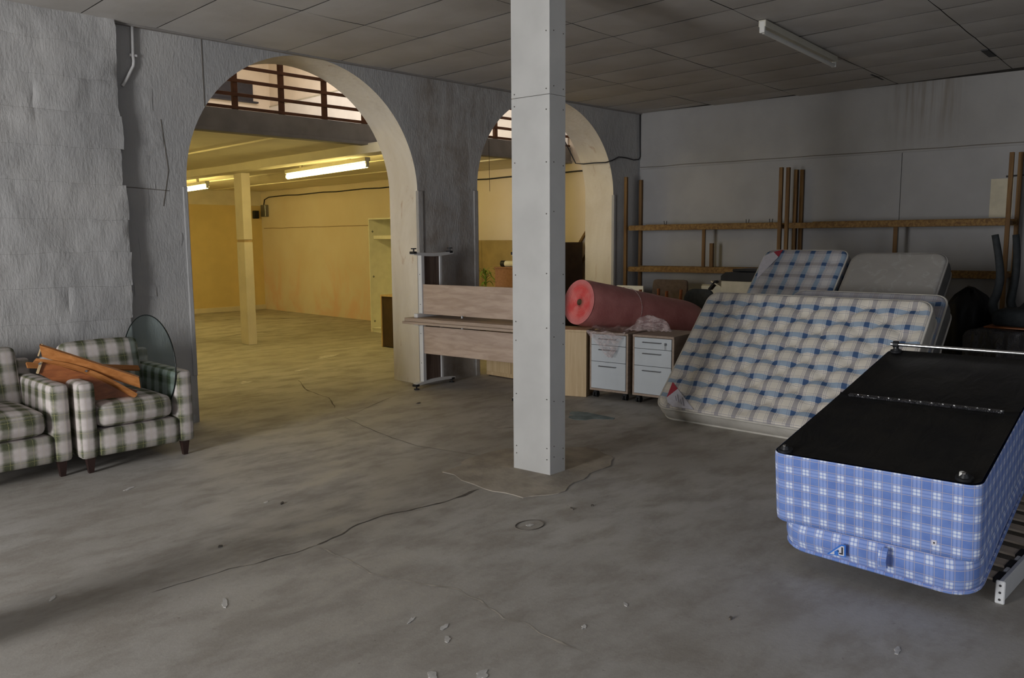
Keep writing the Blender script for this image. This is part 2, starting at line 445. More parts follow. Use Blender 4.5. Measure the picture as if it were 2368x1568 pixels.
ribbon([(2.182, 3.639), (2.177, 3.408), (2.173, 3.14), (2.223, 2.966), (2.336, 2.692), (2.329, 2.538), (2.286, 2.343), (2.315, 2.257), (2.294, 2.066), (2.299, 1.913)], .005, mat='crack_pale')
ribbon([(4.158, 9.377), (4.78, 8.259), (4.5, 7.6), (4.45, 7.105), (4.2, 6.6)], .006)
ribbon([(6.957, 15.85), (7.4, 15.9), (7.867, 15.74), (8.3, 15.3), (8.8, 15.0), (9.3, 14.8)], .03)
ribbon([(6.0, 12.9), (6.6, 13.2), (7.1, 13.1)], .02)
ribbon([(4.62, 4.9), (4.9, 4.75), (5.3, 4.6)], .004)
ribbon([(4.0, 4.3), (3.85, 4.9), (3.9, 5.5), (4.05, 6.2), (5.0, 6.7)], .003)
ribbon([(4.15, 4.0), (4.45, 3.9), (4.75, 3.75)], .005)
def blob(cx, cy, rx, ry, rot, mat, name, z=.002, n=18, rough_=.35, thick=0):
    b = mb(); vs = []
    for k in range(n):
        a = 2 * math.pi * k / n; r_ = 1 + noise.noise(V((cx * 7 + math.cos(a) * 1.4, cy * 7 + math.sin(a) * 1.4, 1))) * rough_ * 2
        x_, y_ = math.cos(a) * rx * r_, math.sin(a) * ry * r_
        vs.append((cx + x_ * math.cos(rot) - y_ * math.sin(rot), cy + x_ * math.sin(rot) + y_ * math.cos(rot)))
    prism(b, vs, (0, 0, z), o=V((0, 0, 0.0004)), U=V((1, 0, 0)), W=V((0, 1, 0)))
    return obj(name, b, mat, floor)
for (cx, cy, rx, ry, ro) in [(1.997, 2.372, .028, .012, .8), (2.059, 2.467, .028, .012, .4), (1.998, 2.612, .03, .008, .5), (1.783, 2.209, .03, .018, .8),
                             (1.916, 2.081, .03, .022, .2), (1.523, 3.34, .05, .012, 1.2), (1.865, 5.402, .05, .015, .6), (3.178, 3.042, .02, .015, 0), (1.0, 3.95, .03, .01, 1),
                             (2.463, 2.049, .018, .01, .4), (3.16, 1.05, .03, .010, .2), (2.75, 2.05, .02, .008, .9), (2.35, 4.5, .02, .012, .5), (4.3, 8.6, .09, .06, .5), (5.2, 8.9, .12, .05, 0.3), (6.1, 9.7, .25, .08, .4)]:
    blob(cx, cy, rx, ry, ro, 'paint_splash', 'paint_splash')
for (cx, cy, rx, ry, ro) in [(1.815, 3.995, .02, .014, 0), (3.55, 3.05, .03, .012, .9), (3.68, 3.0, .018, .01, .3), (2.95, 1.65, .018, .01, .3), (2.4, 4.4, .035, .012, .7), (4.9, 6.2, .05, .02, .4)]:
    blob(cx, cy, rx * .6, ry * .6, ro, 'crack_dark', 'dirt_clod', z=.008)
# cement patch round the column, with its own edge
b = mb()
PP = [(3.44, 3.74), (3.535, 4.19), (3.68, 4.23), (3.888, 4.336), (4.289, 4.30), (4.55, 4.10), (4.725, 3.81), (4.616, 3.568), (4.355, 3.434), (4.044, 3.389), (3.694, 3.289), (3.522, 3.407)]
Q = []
for i in range(len(PP)):
    a, c = PP[i], PP[(i + 1) % len(PP)]
    for k in range(4):
        t = k / 4; x_, y_ = a[0] * (1 - t) + c[0] * t, a[1] * (1 - t) + c[1] * t
        Q.append((x_ + noise.noise(V((x_ * 8, y_ * 8, 0))) * .05, y_ + noise.noise(V((x_ * 8, y_ * 8, 5))) * .05))
prism(b, Q, (0, 0, .006), o=V((0, 0, .0003)), U=V((1, 0, 0)), W=V((0, 1, 0))); obj('cement_patch', b, 'cement', floor)
blob(5.58, 4.62, .13, .22, .1, 'blue_stain', 'blue_stain')
b = mb(); tube(b, [(3.178 + .09 * math.cos(a * .262), 3.042 + .07 * math.sin(a * .262), .001) for a in range(24)], .004, 4, True); obj('ring_mark', b, 'crack_dark', floor)

# arched wall between the rooms: front face y=7, thickness .5
ARCH = [(4.315, 1.265, 2.09, 1.25), (7.735, 1.275, 2.19, 1.155)]
def arch_pts(cx, hw, sp, hh, n=40):
    return [(cx - hw * math.cos(math.pi * k / n), sp + hh * math.sin(math.pi * k / n)) for k in range(n + 1)]
def wall_with_arches(x0, x1, yf, yb, top):
    b = mb(); xs = []   # (x, bottom z) profile list
    segs = []; cur = x0
    for cx, hw, sp, hh in ARCH:
        segs.append(('solid', cur, cx - hw)); segs.append(('arch', arch_pts(cx, hw, sp, hh))); cur = cx + hw
    segs.append(('solid', cur, x1))
    def quad(pa): 
        b.faces.new([b.verts.new(p) for p in pa])
    for s in segs:
        if s[0] == 'solid':
            nx = max(1, int((s[2] - s[1]) / .25)); zs = [0, .5, 1, 1.5, 2.0, 2.5, 3.0, top]
            for i in range(nx):
                a = s[1] + (s[2] - s[1]) * i / nx; c = s[1] + (s[2] - s[1]) * (i + 1) / nx
                for j in range(len(zs) - 1):
                    quad([(a, yf, zs[j]), (c, yf, zs[j]), (c, yf, zs[j + 1]), (a, yf, zs[j + 1])])
                    quad([(a, yb, zs[j]), (a, yb, zs[j + 1]), (c, yb, zs[j + 1]), (c, yb, zs[j])])
        else:
            pts = s[1]
            for k in range(len(pts) - 1):
                (a, za), (c, zc) = pts[k], pts[k + 1]
                quad([(a, yf, za), (c, yf, zc), (c, yf, top), (a, yf, top)])
                quad([(a, yb, za), (a, yb, top), (c, yb, top), (c, yb, zc)])
    bmesh.ops.remove_doubles(b, verts=b.verts[:], dist=1e-4)
    return b
b = wall_with_arches(2.5, 9.62, 7.0, 7.5, H + .02)
wall_back = struct('wall_back', b, 'painted_wall')
b = mb(); box(b, -5, 2.49, 6.93, 7.5, 0, H); obj('stone_backing', b, 'painted_wall', wall_back)
# reveals: plaster lining of each arch, slightly irregular
for cx, hw, sp, hh in ARCH:
    b = mb(); prof = [(cx - hw, 0), (cx - hw, .5), (cx - hw, 1), (cx - hw, 1.5)] + arch_pts(cx, hw, sp, hh, 44) + [(cx + hw, 1.5), (cx + hw, 1), (cx + hw, .5), (cx + hw, 0)]
    ys = [7.0 + .5 * i / 6 for i in range(7)]
    rows = []
    for i, (px, pz) in enumerate(prof):
        row = []
        for y_ in ys:
            k = noise.noise(V((px * 2, y_ * 3, pz * 2))) * .012
            row.append(b.verts.new((px + (k if px < cx else -k) * (0 if y_ in (7.0, 7.5) else 1), y_, pz)))
        rows.append(row)
    for i in range(len(rows) - 1):
        for j in range(6): b.faces.new((rows[i][j], rows[i + 1][j], rows[i + 1][j + 1], rows[i][j + 1]))
    obj('arch_reveal', b, 'reveal_plaster', wall_back, smooth=True)
# painted rough stones of the left stretch, one by one
def stone(x0, x1, z0, z1, yf, yb, seed, parent, amp=1.0, edge=.013):
    b = mb(); nx = max(4, int((x1 - x0) / .03)); nz = max(4, int((z1 - z0) / .03))
    def fn(u, v):
        x_ = x0 + (x1 - x0) * u; z_ = z0 + (z1 - z0) * v
        jx = noise.noise(V((x_ * 5, z_ * 5, 7))) * .016 + noise.noise(V((x_ * 16, z_ * 16, 4))) * .006
        jz = noise.noise(V((x_ * 4, z_ * 5, 12))) * .016 + noise.noise(V((x_ * 15, z_ * 15, 9))) * .005
        e = min(u * (x1 - x0), (1 - u) * (x1 - x0), v * (z1 - z0), (1 - v) * (z1 - z0))
        k_ = max(.05, min(1, .12 + 1.8 * noise.noise(V((x_ * 2.7, z_ * 3.2, 21)))))
        fall = max(0, 1 - e / .028) ** 2 * edge * k_
        n_ = (noise.noise(V((x_ * 2.6, z_ * 2.9, 1))) * .014 + noise.noise(V((x_ * 9, z_ * 7, 2))) * .008 - max(0, .06 - abs(noise.noise(V((x_ * 3.3, z_ * 3.3, 31))))) * .12 * max(0, noise.noise(V((x_ * 1.7, z_ * 1.7, 41))) + .1) + noise.noise(V((x_ * 26, z_ * 17, 3))) * .0018) * amp
        return V((x_ + jx, yf + fall - n_, z_ + jz))
    gr = quadgrid(b, fn, nx, nz)
    rim = [gr[i][0] for i in range(nx + 1)] + [gr[nx][j] for j in range(1, nz + 1)] + [gr[i][nz] for i in range(nx - 1, -1, -1)] + [gr[0][j] for j in range(nz - 1, 0, -1)]
    bk = [b.verts.new((v.co.x, yb, v.co.z)) for v in rim]; n = len(rim)
    rim = [b.verts.new(v.co) for v in rim]     # own vertices: keeps the face's shading clean up to its edge
    for i in range(n): b.faces.new((rim[i], bk[i], bk[(i + 1) % n], rim[(i + 1) % n]))
    b.normal_update()
    for f_ in b.faces:
        if f_.normal.y > .5: f_.normal_flip()
    so = obj('stone', b, 'painted_wall', parent, smooth=True)
    for p in so.data.polygons:
        if p.normal.y > -.6: p.use_smooth = False
    return so
zc = [0, .20, .47, .72, .98, 1.25, 1.52, 1.78, 2.06, 2.33, 2.60, 2.86, 3.12, 3.345]
for ci in range(len(zc) - 1):
    xr = 2.50 + random.uniform(-.018, .02); x_ = xr; k = 0
    while x_ > .7:
        wd_ = random.choice((.48, .62, .8, .36, 1.0)); x2 = x_ - wd_
        stone(x2 + .0004, x_ - .0004, zc[ci] + .0004, zc[ci + 1] - .0004, 6.90, 6.96, ci * 7.3 + k * 3.1, wall_back); x_ = x2; k += 1
for (a, c, d, e) in [(2.56, 2.80, 2.62, 2.86), (2.55, 2.86, 2.34, 2.61), (2.55, 2.78, 2.05, 2.33), (2.55, 2.72, 1.78, 2.04), (2.62, 2.98, 1.42, 1.68), (2.56, 2.74, 1.14, 1.40), (2.7, 2.98, .62, .86), (2.60, 2.92, .2, .58)]:
    stone(a, c, d, e, 6.997, 7.01, a * 9 + d, wall_back, amp=.6, edge=.012)
# flat-ish corner boards on the arch jambs
for n_, (xa, xb, zt) in enumerate([(3.012, 3.052, 2.07), (5.577, 5.645, 2.13), (6.40, 6.462, 2.16), (9.008, 9.05, 2.2)]):
    b = mb(); box(b, xa, xb, 6.985, 7.03, .42 if n_ == 0 else 0.0, zt, .006, 2); struct('trim_%d' % (n_ + 1), b, 'painted_wall')
b = mb(); box(b, 3.243, 3.249, 6.996, 7.004, 2.77, 3.34); obj('plaster_joint', b, 'crack_dark', wall_back)
for (xa, za, xb, zb) in [(2.52, 2.05, 2.9, 2.03), (2.86, 2.62, 2.9, 2.2), (2.9, 2.2, 2.84, 1.9)]:
    b = mb(); obox(b, (xa, 7.0, za), (xb, 7.0, zb), .006, .006); obj('plaster_crack', b, 'crack_dark', wall_back)
# dark line at ceiling: timber edge strip
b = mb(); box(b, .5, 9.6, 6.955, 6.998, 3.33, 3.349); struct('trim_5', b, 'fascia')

# right wall
WP = V((9.59, 6.98, 0)); WD = V((.6, -4.56, 0)).normalized(); WN = V((-.991, -.13, 0)).normalized()
def wpt(s, off, z): return WP + WD * s + WN * off + V((0, 0, z))
def wbox(b, s0, s1, o0, o1, z0, z1, bev=0):
    c = wpt((s0 + s1) / 2, (o0 + o1) / 2, (z0 + z1) / 2)
    m_ = Matrix((WD, WN, V((0, 0, 1)))).transposed().to_4x4(); m_.translation = c
    r = bmesh.ops.create_cube(b, size=1, matrix=m_ @ Matrix.Diagonal((s1 - s0, o1 - o0, z1 - z0, 1)))
    if bev: bmesh.ops.bevel(b, geom=list({e for v in r['verts'] for e in v.link_edges}), offset=bev, segments=1, affect='EDGES')
    bmesh.ops.recalc_face_normals(b, faces=b.faces[:])
    return b
b = mb(); wbox(b, .0, 10.1, -.3, 0, 0, H + .02); wall_right = struct('wall_right', b, 'grey_wall')
for s0, s1 in ((.03, 3.44), (3.445, 6.9), (6.905, 10.4)):
    b = mb(); wbox(b, s0, s1, 0, .022, .12, 2.57, .003); obj('wall_board', b, 'wall_board', wall_right)
b = mb(); P = [wpt(s * .35, .002, 2.60 + noise.noise(V((s * 1.7, 0, 0))) * .012) for s in range(20)]; tube(b, P, .006, 4); obj('plaster_crack', b, 'crack_dark', wall_right)
# walls out of view
b = mb(); box(b, -5.25, -5.0, -3, 2.5, 0, H); box(b, -5.25, -5.0, 4.3, 7.5, 0, H); box(b, -5.25, -5.0, 2.5, 4.3, 3.15, H); struct('wall_left', b, 'painted_wall')
b = mb(); box(b, -5, -.6, -3.25, -3.0, 0, H); box(b, 3.0, 11.2, -3.25, -3.0, 0, H); box(b, -.6, 3.0, -3.25, -3.0, 2.95, H); struct('wall_front', b, 'painted_wall')

# ceiling of the near room
b = mb(); box(b, -5.25, 11.2, -3.25, 7.0, H + .004, H + .15); ceiling = struct('ceiling', b, 'tile_gap')
ROWS = [(6.95, 0), (5.68, .033), (4.38, .062), (3.23, .06), (1.99, .074), (.82, .075), (-.35, .075)]
def tile(x0, x1, r0, r1, seed, drop):
    """r0/r1: (y at x=3.4, slope); gently sagging sheet"""
    g_ = .0045; b = mb(); nx, ny = 5, 7
    def yy(r, x): return r[0] + r[1] * (x - 3.4)
    def fn(u, v, zt=0):
        x = x0 + g_ + (x1 - x0 - 2 * g_) * u; ya, yb = yy(r1, x) + g_, yy(r0, x) - g_
        y_ = ya + (yb - ya) * v
        sag = .005 * math.sin(math.pi * u) * (1 - .3 * (2 * v - 1) ** 2) + .003 * noise.noise(V((x * 2, y_ * 2, seed)))
        return V((x, y_, H - .006 - sag - drop * (1 - u) * v + zt))
    gr = quadgrid(b, fn, nx, ny, flip=True)
    r_ = [gr[i][0] for i in range(nx + 1)] + [gr[nx][j] for j in range(1, ny + 1)] + [gr[i][ny] for i in range(nx - 1, -1, -1)] + [gr[0][j] for j in range(ny - 1, 0, -1)]
    t_ = [b.verts.new(v.co + V((0, 0, .010))) for v in r_]; n = len(r_)
    for i in range(n): b.faces.new((r_[i], r_[(i + 1) % n], t_[(i + 1) % n], t_[i]))
    nf = nx * ny; b.faces.ensure_lookup_table()
    o_ = obj('ceiling_tile', b, 'ceiling_tile', ceiling, smooth=False); o_.data.materials.append(MAT['tile_gap'])
    for p in o_.data.polygons:
        if abs(p.normal.z) < .5: p.material_index = 1
    return o_
SX = .592; X0 = 3.44 - SX * 6
for ri in range(len(ROWS) - 1):
    for k in range(17):
        xa = X0 + SX * k; xb = xa + SX
        ymid = ROWS[ri][0]
        wx = 9.59 + (6.98 - ymid) * .1316
        if xa > wx - .06: continue
        if xb > wx - .0 or wx - xb < .12: xb = wx - .012
        tile(xa, xb, ROWS[ri], ROWS[ri + 1], ri * 31 + k, random.choice((0, 0, .002, .003)))
        if xb > wx - .05: break
b = mb(); obox(b, (8.74, 2.415, 3.338), (9.1, 2.44, 3.338), .06, .014); obj('tile_hole', b, 'dark_cable', ceiling)
b = mb(); obox(b, (9.15, 3.62, 3.342), (9.55, 3.645, 3.342), .02, .008); obj('tile_hole', b, 'dark_cable', ceiling)

# back room shell
b = mb(); box(b, 9.45, 9.75, 7.5, 17.8, 0, 4.6); wall_side = struct('wall_far_right', b, 'peach_wall')
b = mb(); box(b, 9.45, 9.75, 7.5, 17.8, 4.6, 6.2); obj('upper_wall', b, 'upper_peach', wall_side)
b = mb(); box(b, 9.43, 9.45, 8.2, 17.08, 2.95, 4.595); obj('upper_lining', b, 'upper_white', wall_side)
b = mb(); box(b, 9.425, 9.45, 8.2, 17.08, 4.585, 4.61); obj('dado_strip', b, 'cream_box', wall_side)
b = mb(); tube(b, [(9.449, 17.6 - .4 * i, 1.893 + .01 * noise.noise(V((i * .7, 0, 0)))) for i in range(14)], .009, 4); obj('plaster_crack', b, 'cardboard', wall_side)
b = mb(); box(b, -3, 9.45, 17.7, 17.95, 0, 2.415); wall_far = struct('wall_far_back', b, 'yellow_wall')
b = mb(); box(b, -3, 9.45, 17.69, 17.95, 2.415, 2.8); obj('upper_band', b, 'cream_wall', wall_far)
b = mb(); box(b, -3, 9.45, 17.08, 17.95, 2.96, 6.2); obj('upper_wall', b, 'upper_peach', wall_far)
b = mb(); box(b, -3, 9.449, 17.67, 17.7, 0, .11, .004); struct('baseboard_back', b, 'cream_wall')
b = mb(); box(b, -3.25, -3, 7.5, 17.8, 0, 6.2); struct('wall_far_left', b, 'cream_wall')
b = mb(); box(b, -3, 9.75, 7.3, 17.8, 6.2, 6.3); struct('ceiling_upper', b, 'upper_peach')
b = mb(); box(b, -3, 10.9, 7.05, 7.5, H + .02, 6.2); struct('wall_upper', b, 'upper_white')
# mezzanine deck
b = mb(); box(b, -3, 9.45, 8.27, 17.69, 2.76, 2.94); mezz = struct('ceiling_mezzanine', b, 'back_ceiling')
for k in range(9):
    xa = 9.44 - 1.19 * (k + 1); xb = xa + 1.18
    for (ya, yb) in ((8.28, 10.6), (10.61, 13.0), (13.01, 15.4), (15.41, 17.68)):
        b = mb(); sag = random.uniform(0, .012)
        quadgrid(b, lambda u, v: V((xa + (xb - xa) * u, ya + (yb - ya) * v, 2.745 - sag * math.sin(math.pi * v))), 1, 6, flip=True)
        obj('ceiling_panel', b, 'back_ceiling', mezz)
for xb in (9.43 - 1.19 * 1, 9.43 - 1.19 * 2, 9.43 - 1.19 * 4, 9.43 - 1.19 * 5):
    b = mb(); box(b, xb - .02, xb + .03, 8.28, 17.68, 2.725, 2.76); obj('batten', b, 'back_ceiling', mezz)
b = mb(); box(b, 5.75, 5.98, 7.505, 17.69, 2.63, 2.745, .004); obj('beam', b, 'back_ceiling', mezz)
b = mb(); box(b, -3, 9.449, 8.15, 8.27, 2.725, 2.965, .004); obj('fascia', b, 'fascia', mezz)
b = mb(); box(b, -3, 9.449, 8.13, 8.15, 2.725, 2.765, .003); obj('fascia_lip', b, 'fascia', mezz)
# brown railing of the mezzanine
rl = thing('mezzanine_railing', 'brown slatted railing on the edge of the mezzanine, above the arches', 'railing', loc=(3, 8.2, 2.965))
for x_ in [4.13 + .54 * k for k in range(-6, 10)]:
    b = mb(); box(b, x_ - .026, x_ + .026, 8.17, 8.22, 2.965, 3.86, .003); obj('post', b, 'rail_brown', rl, world=True)
for z_, h_ in ((2.985, .032), (3.12, .036), (3.262, .036), (3.402, .036), (3.56, .036), (3.70, .036), (3.86, .05)):
    b = mb(); box(b, .8, 9.44, 8.155, 8.172, z_ - h_ / 2, z_ + h_ / 2, .003); obj('slat', b, 'rail_brown', rl, world=True)
# dark board on the upper wall
t = thing('blackboard', 'dark board hung on the cream wall behind the mezzanine railing', 'board', loc=(8.4, 17.06, 4.6))
b = mb(); box(b, 6.4, 9.02, 17.03, 17.075, 4.66, 5.06, .004); obj('panel', b, 'black_board', t, world=True)
b = mb(); box(b, 6.38, 9.12, 16.98, 17.07, 4.625, 4.66, .004); obj('ledge', b, 'black_board', t, world=True)

# ================================================================== COLUMN in the near room
t = thing('square_column', 'white boarded square column standing in the middle of the near room', 'column', loc=(3.965, 3.602, 0), rz=math.atan2(-.036, .312) * -1 * 0 + 0)
A = V((3.965, 3.602, 0)); ea = V((-.036, .312, 0)); eb = V((.158, .003, 0))
def slab(b, p, d1, d2, z0, z1):
    vs = [p, p + d1, p + d1 + d2, p + d2]; a = [b.verts.new((v.x, v.y, z0)) for v in vs]; c = [b.verts.new((v.x, v.y, z1)) for v in vs]
    b.faces.new(a[::-1]); b.faces.new(c)
    for i in range(4): b.faces.new((a[i], a[(i + 1) % 4], c[(i + 1) % 4], c[i]))
    bmesh.ops.recalc_face_normals(b, faces=b.faces[:]); return b
na = ea.normalized(); nb_ = eb.normalized()
ZS = 2.525
for (z0, z1) in ((.004, ZS), (ZS + .003, H - .002)):
    b = mb(); slab(b, A, ea, nb_ * .014, z0, z1); bmesh.ops.bevel(b, geom=b.edges[:], offset=.0015, segments=1, affect='EDGES'); obj('board', b, 'column_board', t, world=True)
    b = mb(); slab(b, A + nb_ * .0145, eb - nb_ * .029, na * .014, z0, z1); obj('board', b, 'column_board', t, world=True)
    b = mb(); slab(b, A + eb, ea, -nb_ * .014, z0, z1); obj('board', b, 'column_board', t, world=True)
    b = mb(); slab(b, A + ea + nb_ * .0145, eb - nb_ * .029, -na * .014, z0, z1); obj('board', b, 'column_board', t, world=True)
b = mb(); slab(b, A + nb_ * .016 + na * .016, ea - na * .032, eb - nb_ * .032, 0, H - .003); obj('core', b, 'dark_brown', t, world=True)
sc_me = None
for zz in (.11, .17, .52, .92, 1.02, 1.35, 1.75, 2.1, 2.46, 2.58, 2.9, 3.2):
    for (p, n_) in ((A + ea * .08 - nb_ * .001, -nb_), (A + ea * .91 - nb_ * .001, -nb_), (A + eb * .25 - na * .001, -na), (A + eb * .85 - na * .001, -na)):
        if random.random() < .12: continue
        q = V((p.x, p.y, zz + random.uniform(-.03, .03)))
        if sc_me is None:
            b = mb(); cyl(b, V((0, 0, 0)), V((0, 0, .002)), .0042, 8); o_ = obj('screw', b, 'screw_head', t); sc_me = o_.data; o_.location = q - A; WM.pop('screw', None)
        else:
            o_ = bpy.data.objects.new('screw', sc_me); COL.objects.link(o_); o_.parent = t; o_.location = q - A
        o_.rotation_euler = n_.to_track_quat('Z', 'Y').to_euler()

a = thing('square_column', 'matching white boarded column standing left of the picture', 'column', loc=(.22, 3.62, 0))
def copy_kids(src, dst):
    for ch in src.children:
        c = ch.copy(); COL.objects.link(c); c.parent = dst
copy_kids(t, a)
# column in the back room
t = thing('rear_column', 'yellow-lit boxed column under the beam of the back room', 'column', loc=(5.95, 11.82, 0))
b = mb(); box(b, 5.94, 6.08, 11.70, 11.94, 0, 1.585, .003); obj('lower_casing', b, 'cream_wall', t, world=True)
b = mb(); box(b, 5.94, 6.08, 11.70, 11.94, 1.625, 2.629, .003); obj('upper_casing', b, 'cream_wall', t, world=True)
b = mb(); box(b, 5.95, 6.07, 11.71, 11.93, 1.585, 1.625); obj('bare_joint', b, 'beech', t, world=True)

# ================================================================== LAMPS
def fitting(name, label, p0, p1, zt, lit, r=.019, w_=.06, group=None, ceil=None):
    # p0/p1 at the height of the tube's axis, zt = underside of the ceiling
    p0, p1 = V(p0), V(p1); t = thing(name, label, 'lamp', loc=(p0 + p1) / 2, group=group); d = (p1 - p0).normalized(); z_ = p0.z
    b = mb(); obox(b, (p0.x, p0.y, zt - .027), (p1.x, p1.y, zt - .027), w_, .052, bev=.004); obj('batten_body', b, 'lamp_body', t, world=True)
    b = mb(); cyl(b, p0 + d * .03, p1 - d * .03, r, 14); obj('tube', b, 'lit_tube' if lit else 'white_plastic', t, world=True, smooth='auto')
    if ceil:
        for u_ in (.2, .8):
            c = p0.lerp(p1, u_); b = mb(); box(b, c.x - .012, c.x + .012, c.y - .03, c.y + .03, zt - .002, ceil, .002); obj('hanger', b, 'lamp_body', t, world=True)
    for s_, q in ((1, p0), (-1, p1)):
        zt_ = zt - .01; zb_ = z_ - r * .8; b = mb(); c = V((q.x, q.y, (zt_ + zb_) / 2)); obox(b, c - d * .002 * s_, c + d * .03 * s_, .045, zt_ - zb_, bev=.006); obj('lamp_holder', b, 'white_plastic', t, world=True)
    return t
fitting('fluorescent_fitting', 'unlit fluorescent batten on the tiled ceiling of the near room', (6.22, 3.345, 3.25), (7.98, 3.515, 3.25), 3.335, False)
fitting('fluorescent_fitting', 'lit fluorescent tube seen whole through the left arch, beside the beam', (6.10, 8.64, 2.545), (6.33, 11.03, 2.545), 2.645, True, .033, .075, ceil=2.73)
fitting('fluorescent_fitting', 'lit fluorescent tube cut off by the left jamb of the left arch', (6.38, 13.8, 2.545), (6.60, 16.2, 2.545), 2.645, True, .033, .075, ceil=2.73)
fitting('fluorescent_fitting', 'added lit tube, out of view on the left, brightening the back room', (3.0, 9.2, 2.545), (3.0, 11.5, 2.545), 2.645, True, .033, .075, ceil=2.73)  # added out of view to lift the bounce onto the back room ceiling
fitting('fluorescent_fitting', 'second added lit tube, out of view farther back, brightening the back room', (3.0, 13.6, 2.545), (3.0, 15.9, 2.545), 2.645, True, .033, .075, ceil=2.73)  # likewise an added, unseen tube for more light in the back room

# pipes and cables
t = thing('conduit_pipe', 'white conduit bending down the arched wall from the ceiling, left of the arch', 'pipe', loc=(2.66, 6.98, 3.3))
b = mb(); tube(b, [(2.664, 6.978, 3.33), (2.660, 6.978, 3.2), (2.656, 6.978, 3.1), (2.660, 6.978, 3.06), (2.655, 6.978, 3.02), (2.60, 6.975, 2.92), (2.556, 6.968, 2.849)], .013, 8); obj('pipe', b, 'white_pipe', t, smooth=True, world=True)
b = mb(); box(b, 2.63, 2.69, 6.97, 7.0, 3.095, 3.115, .003); obj('pipe_clip', b, 'white_pipe', t, world=True)
b = mb(); tube(b, [(9.565, 6.97, 3.34), (9.57, 6.97, 3.0), (9.58, 6.97, 2.75), (9.55, 6.97, 2.71), (9.44, 6.975, 2.695), (9.25, 6.985, 2.715), (9.10, 6.985, 2.715), (8.96, 6.985, 2.66), (8.83, 6.995, 2.625), (8.72, 7.1, 2.62), (8.73, 7.3, 2.62), (8.75, 7.46, 2.64), (8.62, 7.49, 2.85), (8.45, 7.47, 3.02)], .008, 6)
tag(obj('cable', b, 'dark_cable', smooth=True), 'black cable running down the room corner and across the right arch', 'cable')
b = mb(); tube(b, [(9.435, 17.55, 2.42), (9.435, 17.5, 2.55), (9.435, 17.3, 2.60)] + [(9.435, 17 - .5 * i, 2.605 + .008 * math.sin(i * 2.1)) for i in range(19)] + [(9.435, 7.55, 2.6)], .012, 6)
tag(obj('cable', b, 'dark_cable', smooth=True), 'black cable along the top of the peach wall in the back room', 'cable')
b = mb(); tube(b, [(8.33, 7.9 + .0, 3.0), (8.33, 7.9, 2.7), (8.335, 7.9, 2.46)], .0025, 4)
t = thing('pull_cord', 'thin light cord hanging inside the right arch', 'cord', loc=(7.66, 8.1, 2.2))
b.free(); b = mb(); tube(b, [(7.72, 8.12, 2.93), (7.72, 8.12, 2.5), (7.725, 8.12, 2.25)], .003, 5); obj('cord', b, 'dark_cable', t, world=True)
t = thing('junction_box', 'grey electrical box with cables in the far corner of the back room', 'box', loc=(9.4, 17.5, 2.2))
b = mb(); box(b, 9.36, 9.449, 17.35, 17.56, 2.16, 2.43, .006); obj('housing', b, 'steel_handle', t, world=True)
b = mb(); box(b, 9.22, 9.34, 17.6, 17.69, 2.12, 2.30, .006); obj('meter', b, 'black_plastic', t, world=True)

# ================================================================== ARMCHAIRS
def armchair(mat_world, label):
    t = thing('armchair', label, 'armchair', mat=mat_world, group='green tartan armchairs against the stone wall')
    fn = None
    for s in (-1, 1):
        b = mb(); pillow(b, (s * .342, .43, .375), .118, .84, .54, .035, (.012, .012, .004), 6); obj('arm', b, 'green_tartan', t, smooth=True)
    b = mb(); pillow(b, (0, .40, .205), .57, .78, .19, .028, (0, .008, 0), 6); obj('base', b, 'green_tartan', t, smooth=True)
    b = mb(); pillow(b, (-.018, .33, .395), .535, .66, .165, .06, (0, .02, .022), 8); obj('seat_cushion', b, 'green_tartan', t, smooth=True)
    mt = Matrix.Translation((0, .70, .58)) @ Matrix.Rotation(R(-14), 4, 'X')
    b = mb(); pillow(b, (0, 0, 0), .57, .17, .54, .05, (0, .02, .01), 8, mat=mt); obj('back_cushion', b, 'green_tartan', t, smooth=True)
    b = mb(); pillow(b, (0, .83, .42), .80, .09, .66, .03, (0, 0, 0), 4); obj('back_frame', b, 'green_tartan', t, smooth=True)
    for sx in (-.335, .335):
        for sy, sl in ((.06, -.02), (.78, .02)):
            b = mb(); r = bmesh.ops.create_cone(b, cap_ends=True, segments=4, radius1=.022, radius2=.042, depth=.125, matrix=Matrix.Translation((sx, sy, .0625)) @ Matrix.Rotation(R(45), 4, 'Z'))
            obj('leg', b, 'dark_leg', t)
    for z_ in (.42,):
        pass
    return t
a1 = armchair(Matrix.Translation((2.152, 5.93, 0)) @ Matrix.Rotation(R(1), 4, 'Z'), 'green tartan armchair with loose wooden boards and a glass disc on it')
a2 = copy_tree(a1); a2['label'] = 'green tartan armchair cut off by the left edge of the picture'
a2.matrix_basis = Matrix.Translation((1.318, 5.965, 0)) @ Matrix.Rotation(R(2), 4, 'Z')

# boards lying on the armchair
def plank_pts(p0, p1, wv, th, name, mat, label, cat='board', sagy=0, grp=None, taper=1.0):
    """flat board from p0 to p1; wv = width vector; th = thickness"""
    p0, p1, wv = V(p0), V(p1), V(wv); d = p1 - p0; nrm = d.cross(wv).normalized(); b = mb(); n = 12; L = []
    for i in range(n + 1):
        u = i / n; c = p0 + d * u + V((0, 0, sagy * math.sin(math.pi * u))); w_ = wv * (1 + (taper - 1) * u)
        L.append([b.verts.new(c + w_ * .5 * s1 + nrm * th * .5 * s2) for s1, s2 in ((-1, -1), (1, -1), (1, 1), (-1, 1))])
    for i in range(n):
        for k in range(4): b.faces.new((L[i][k], L[i][(k + 1) % 4], L[i + 1][(k + 1) % 4], L[i + 1][k]))
    b.faces.new(L[0][::-1]); b.faces.new(L[-1]); bmesh.ops.recalc_face_normals(b, faces=b.faces[:])
    t = thing(name, label, cat, loc=p0, group=grp); obj('board', b, mat, t, world=True); return t
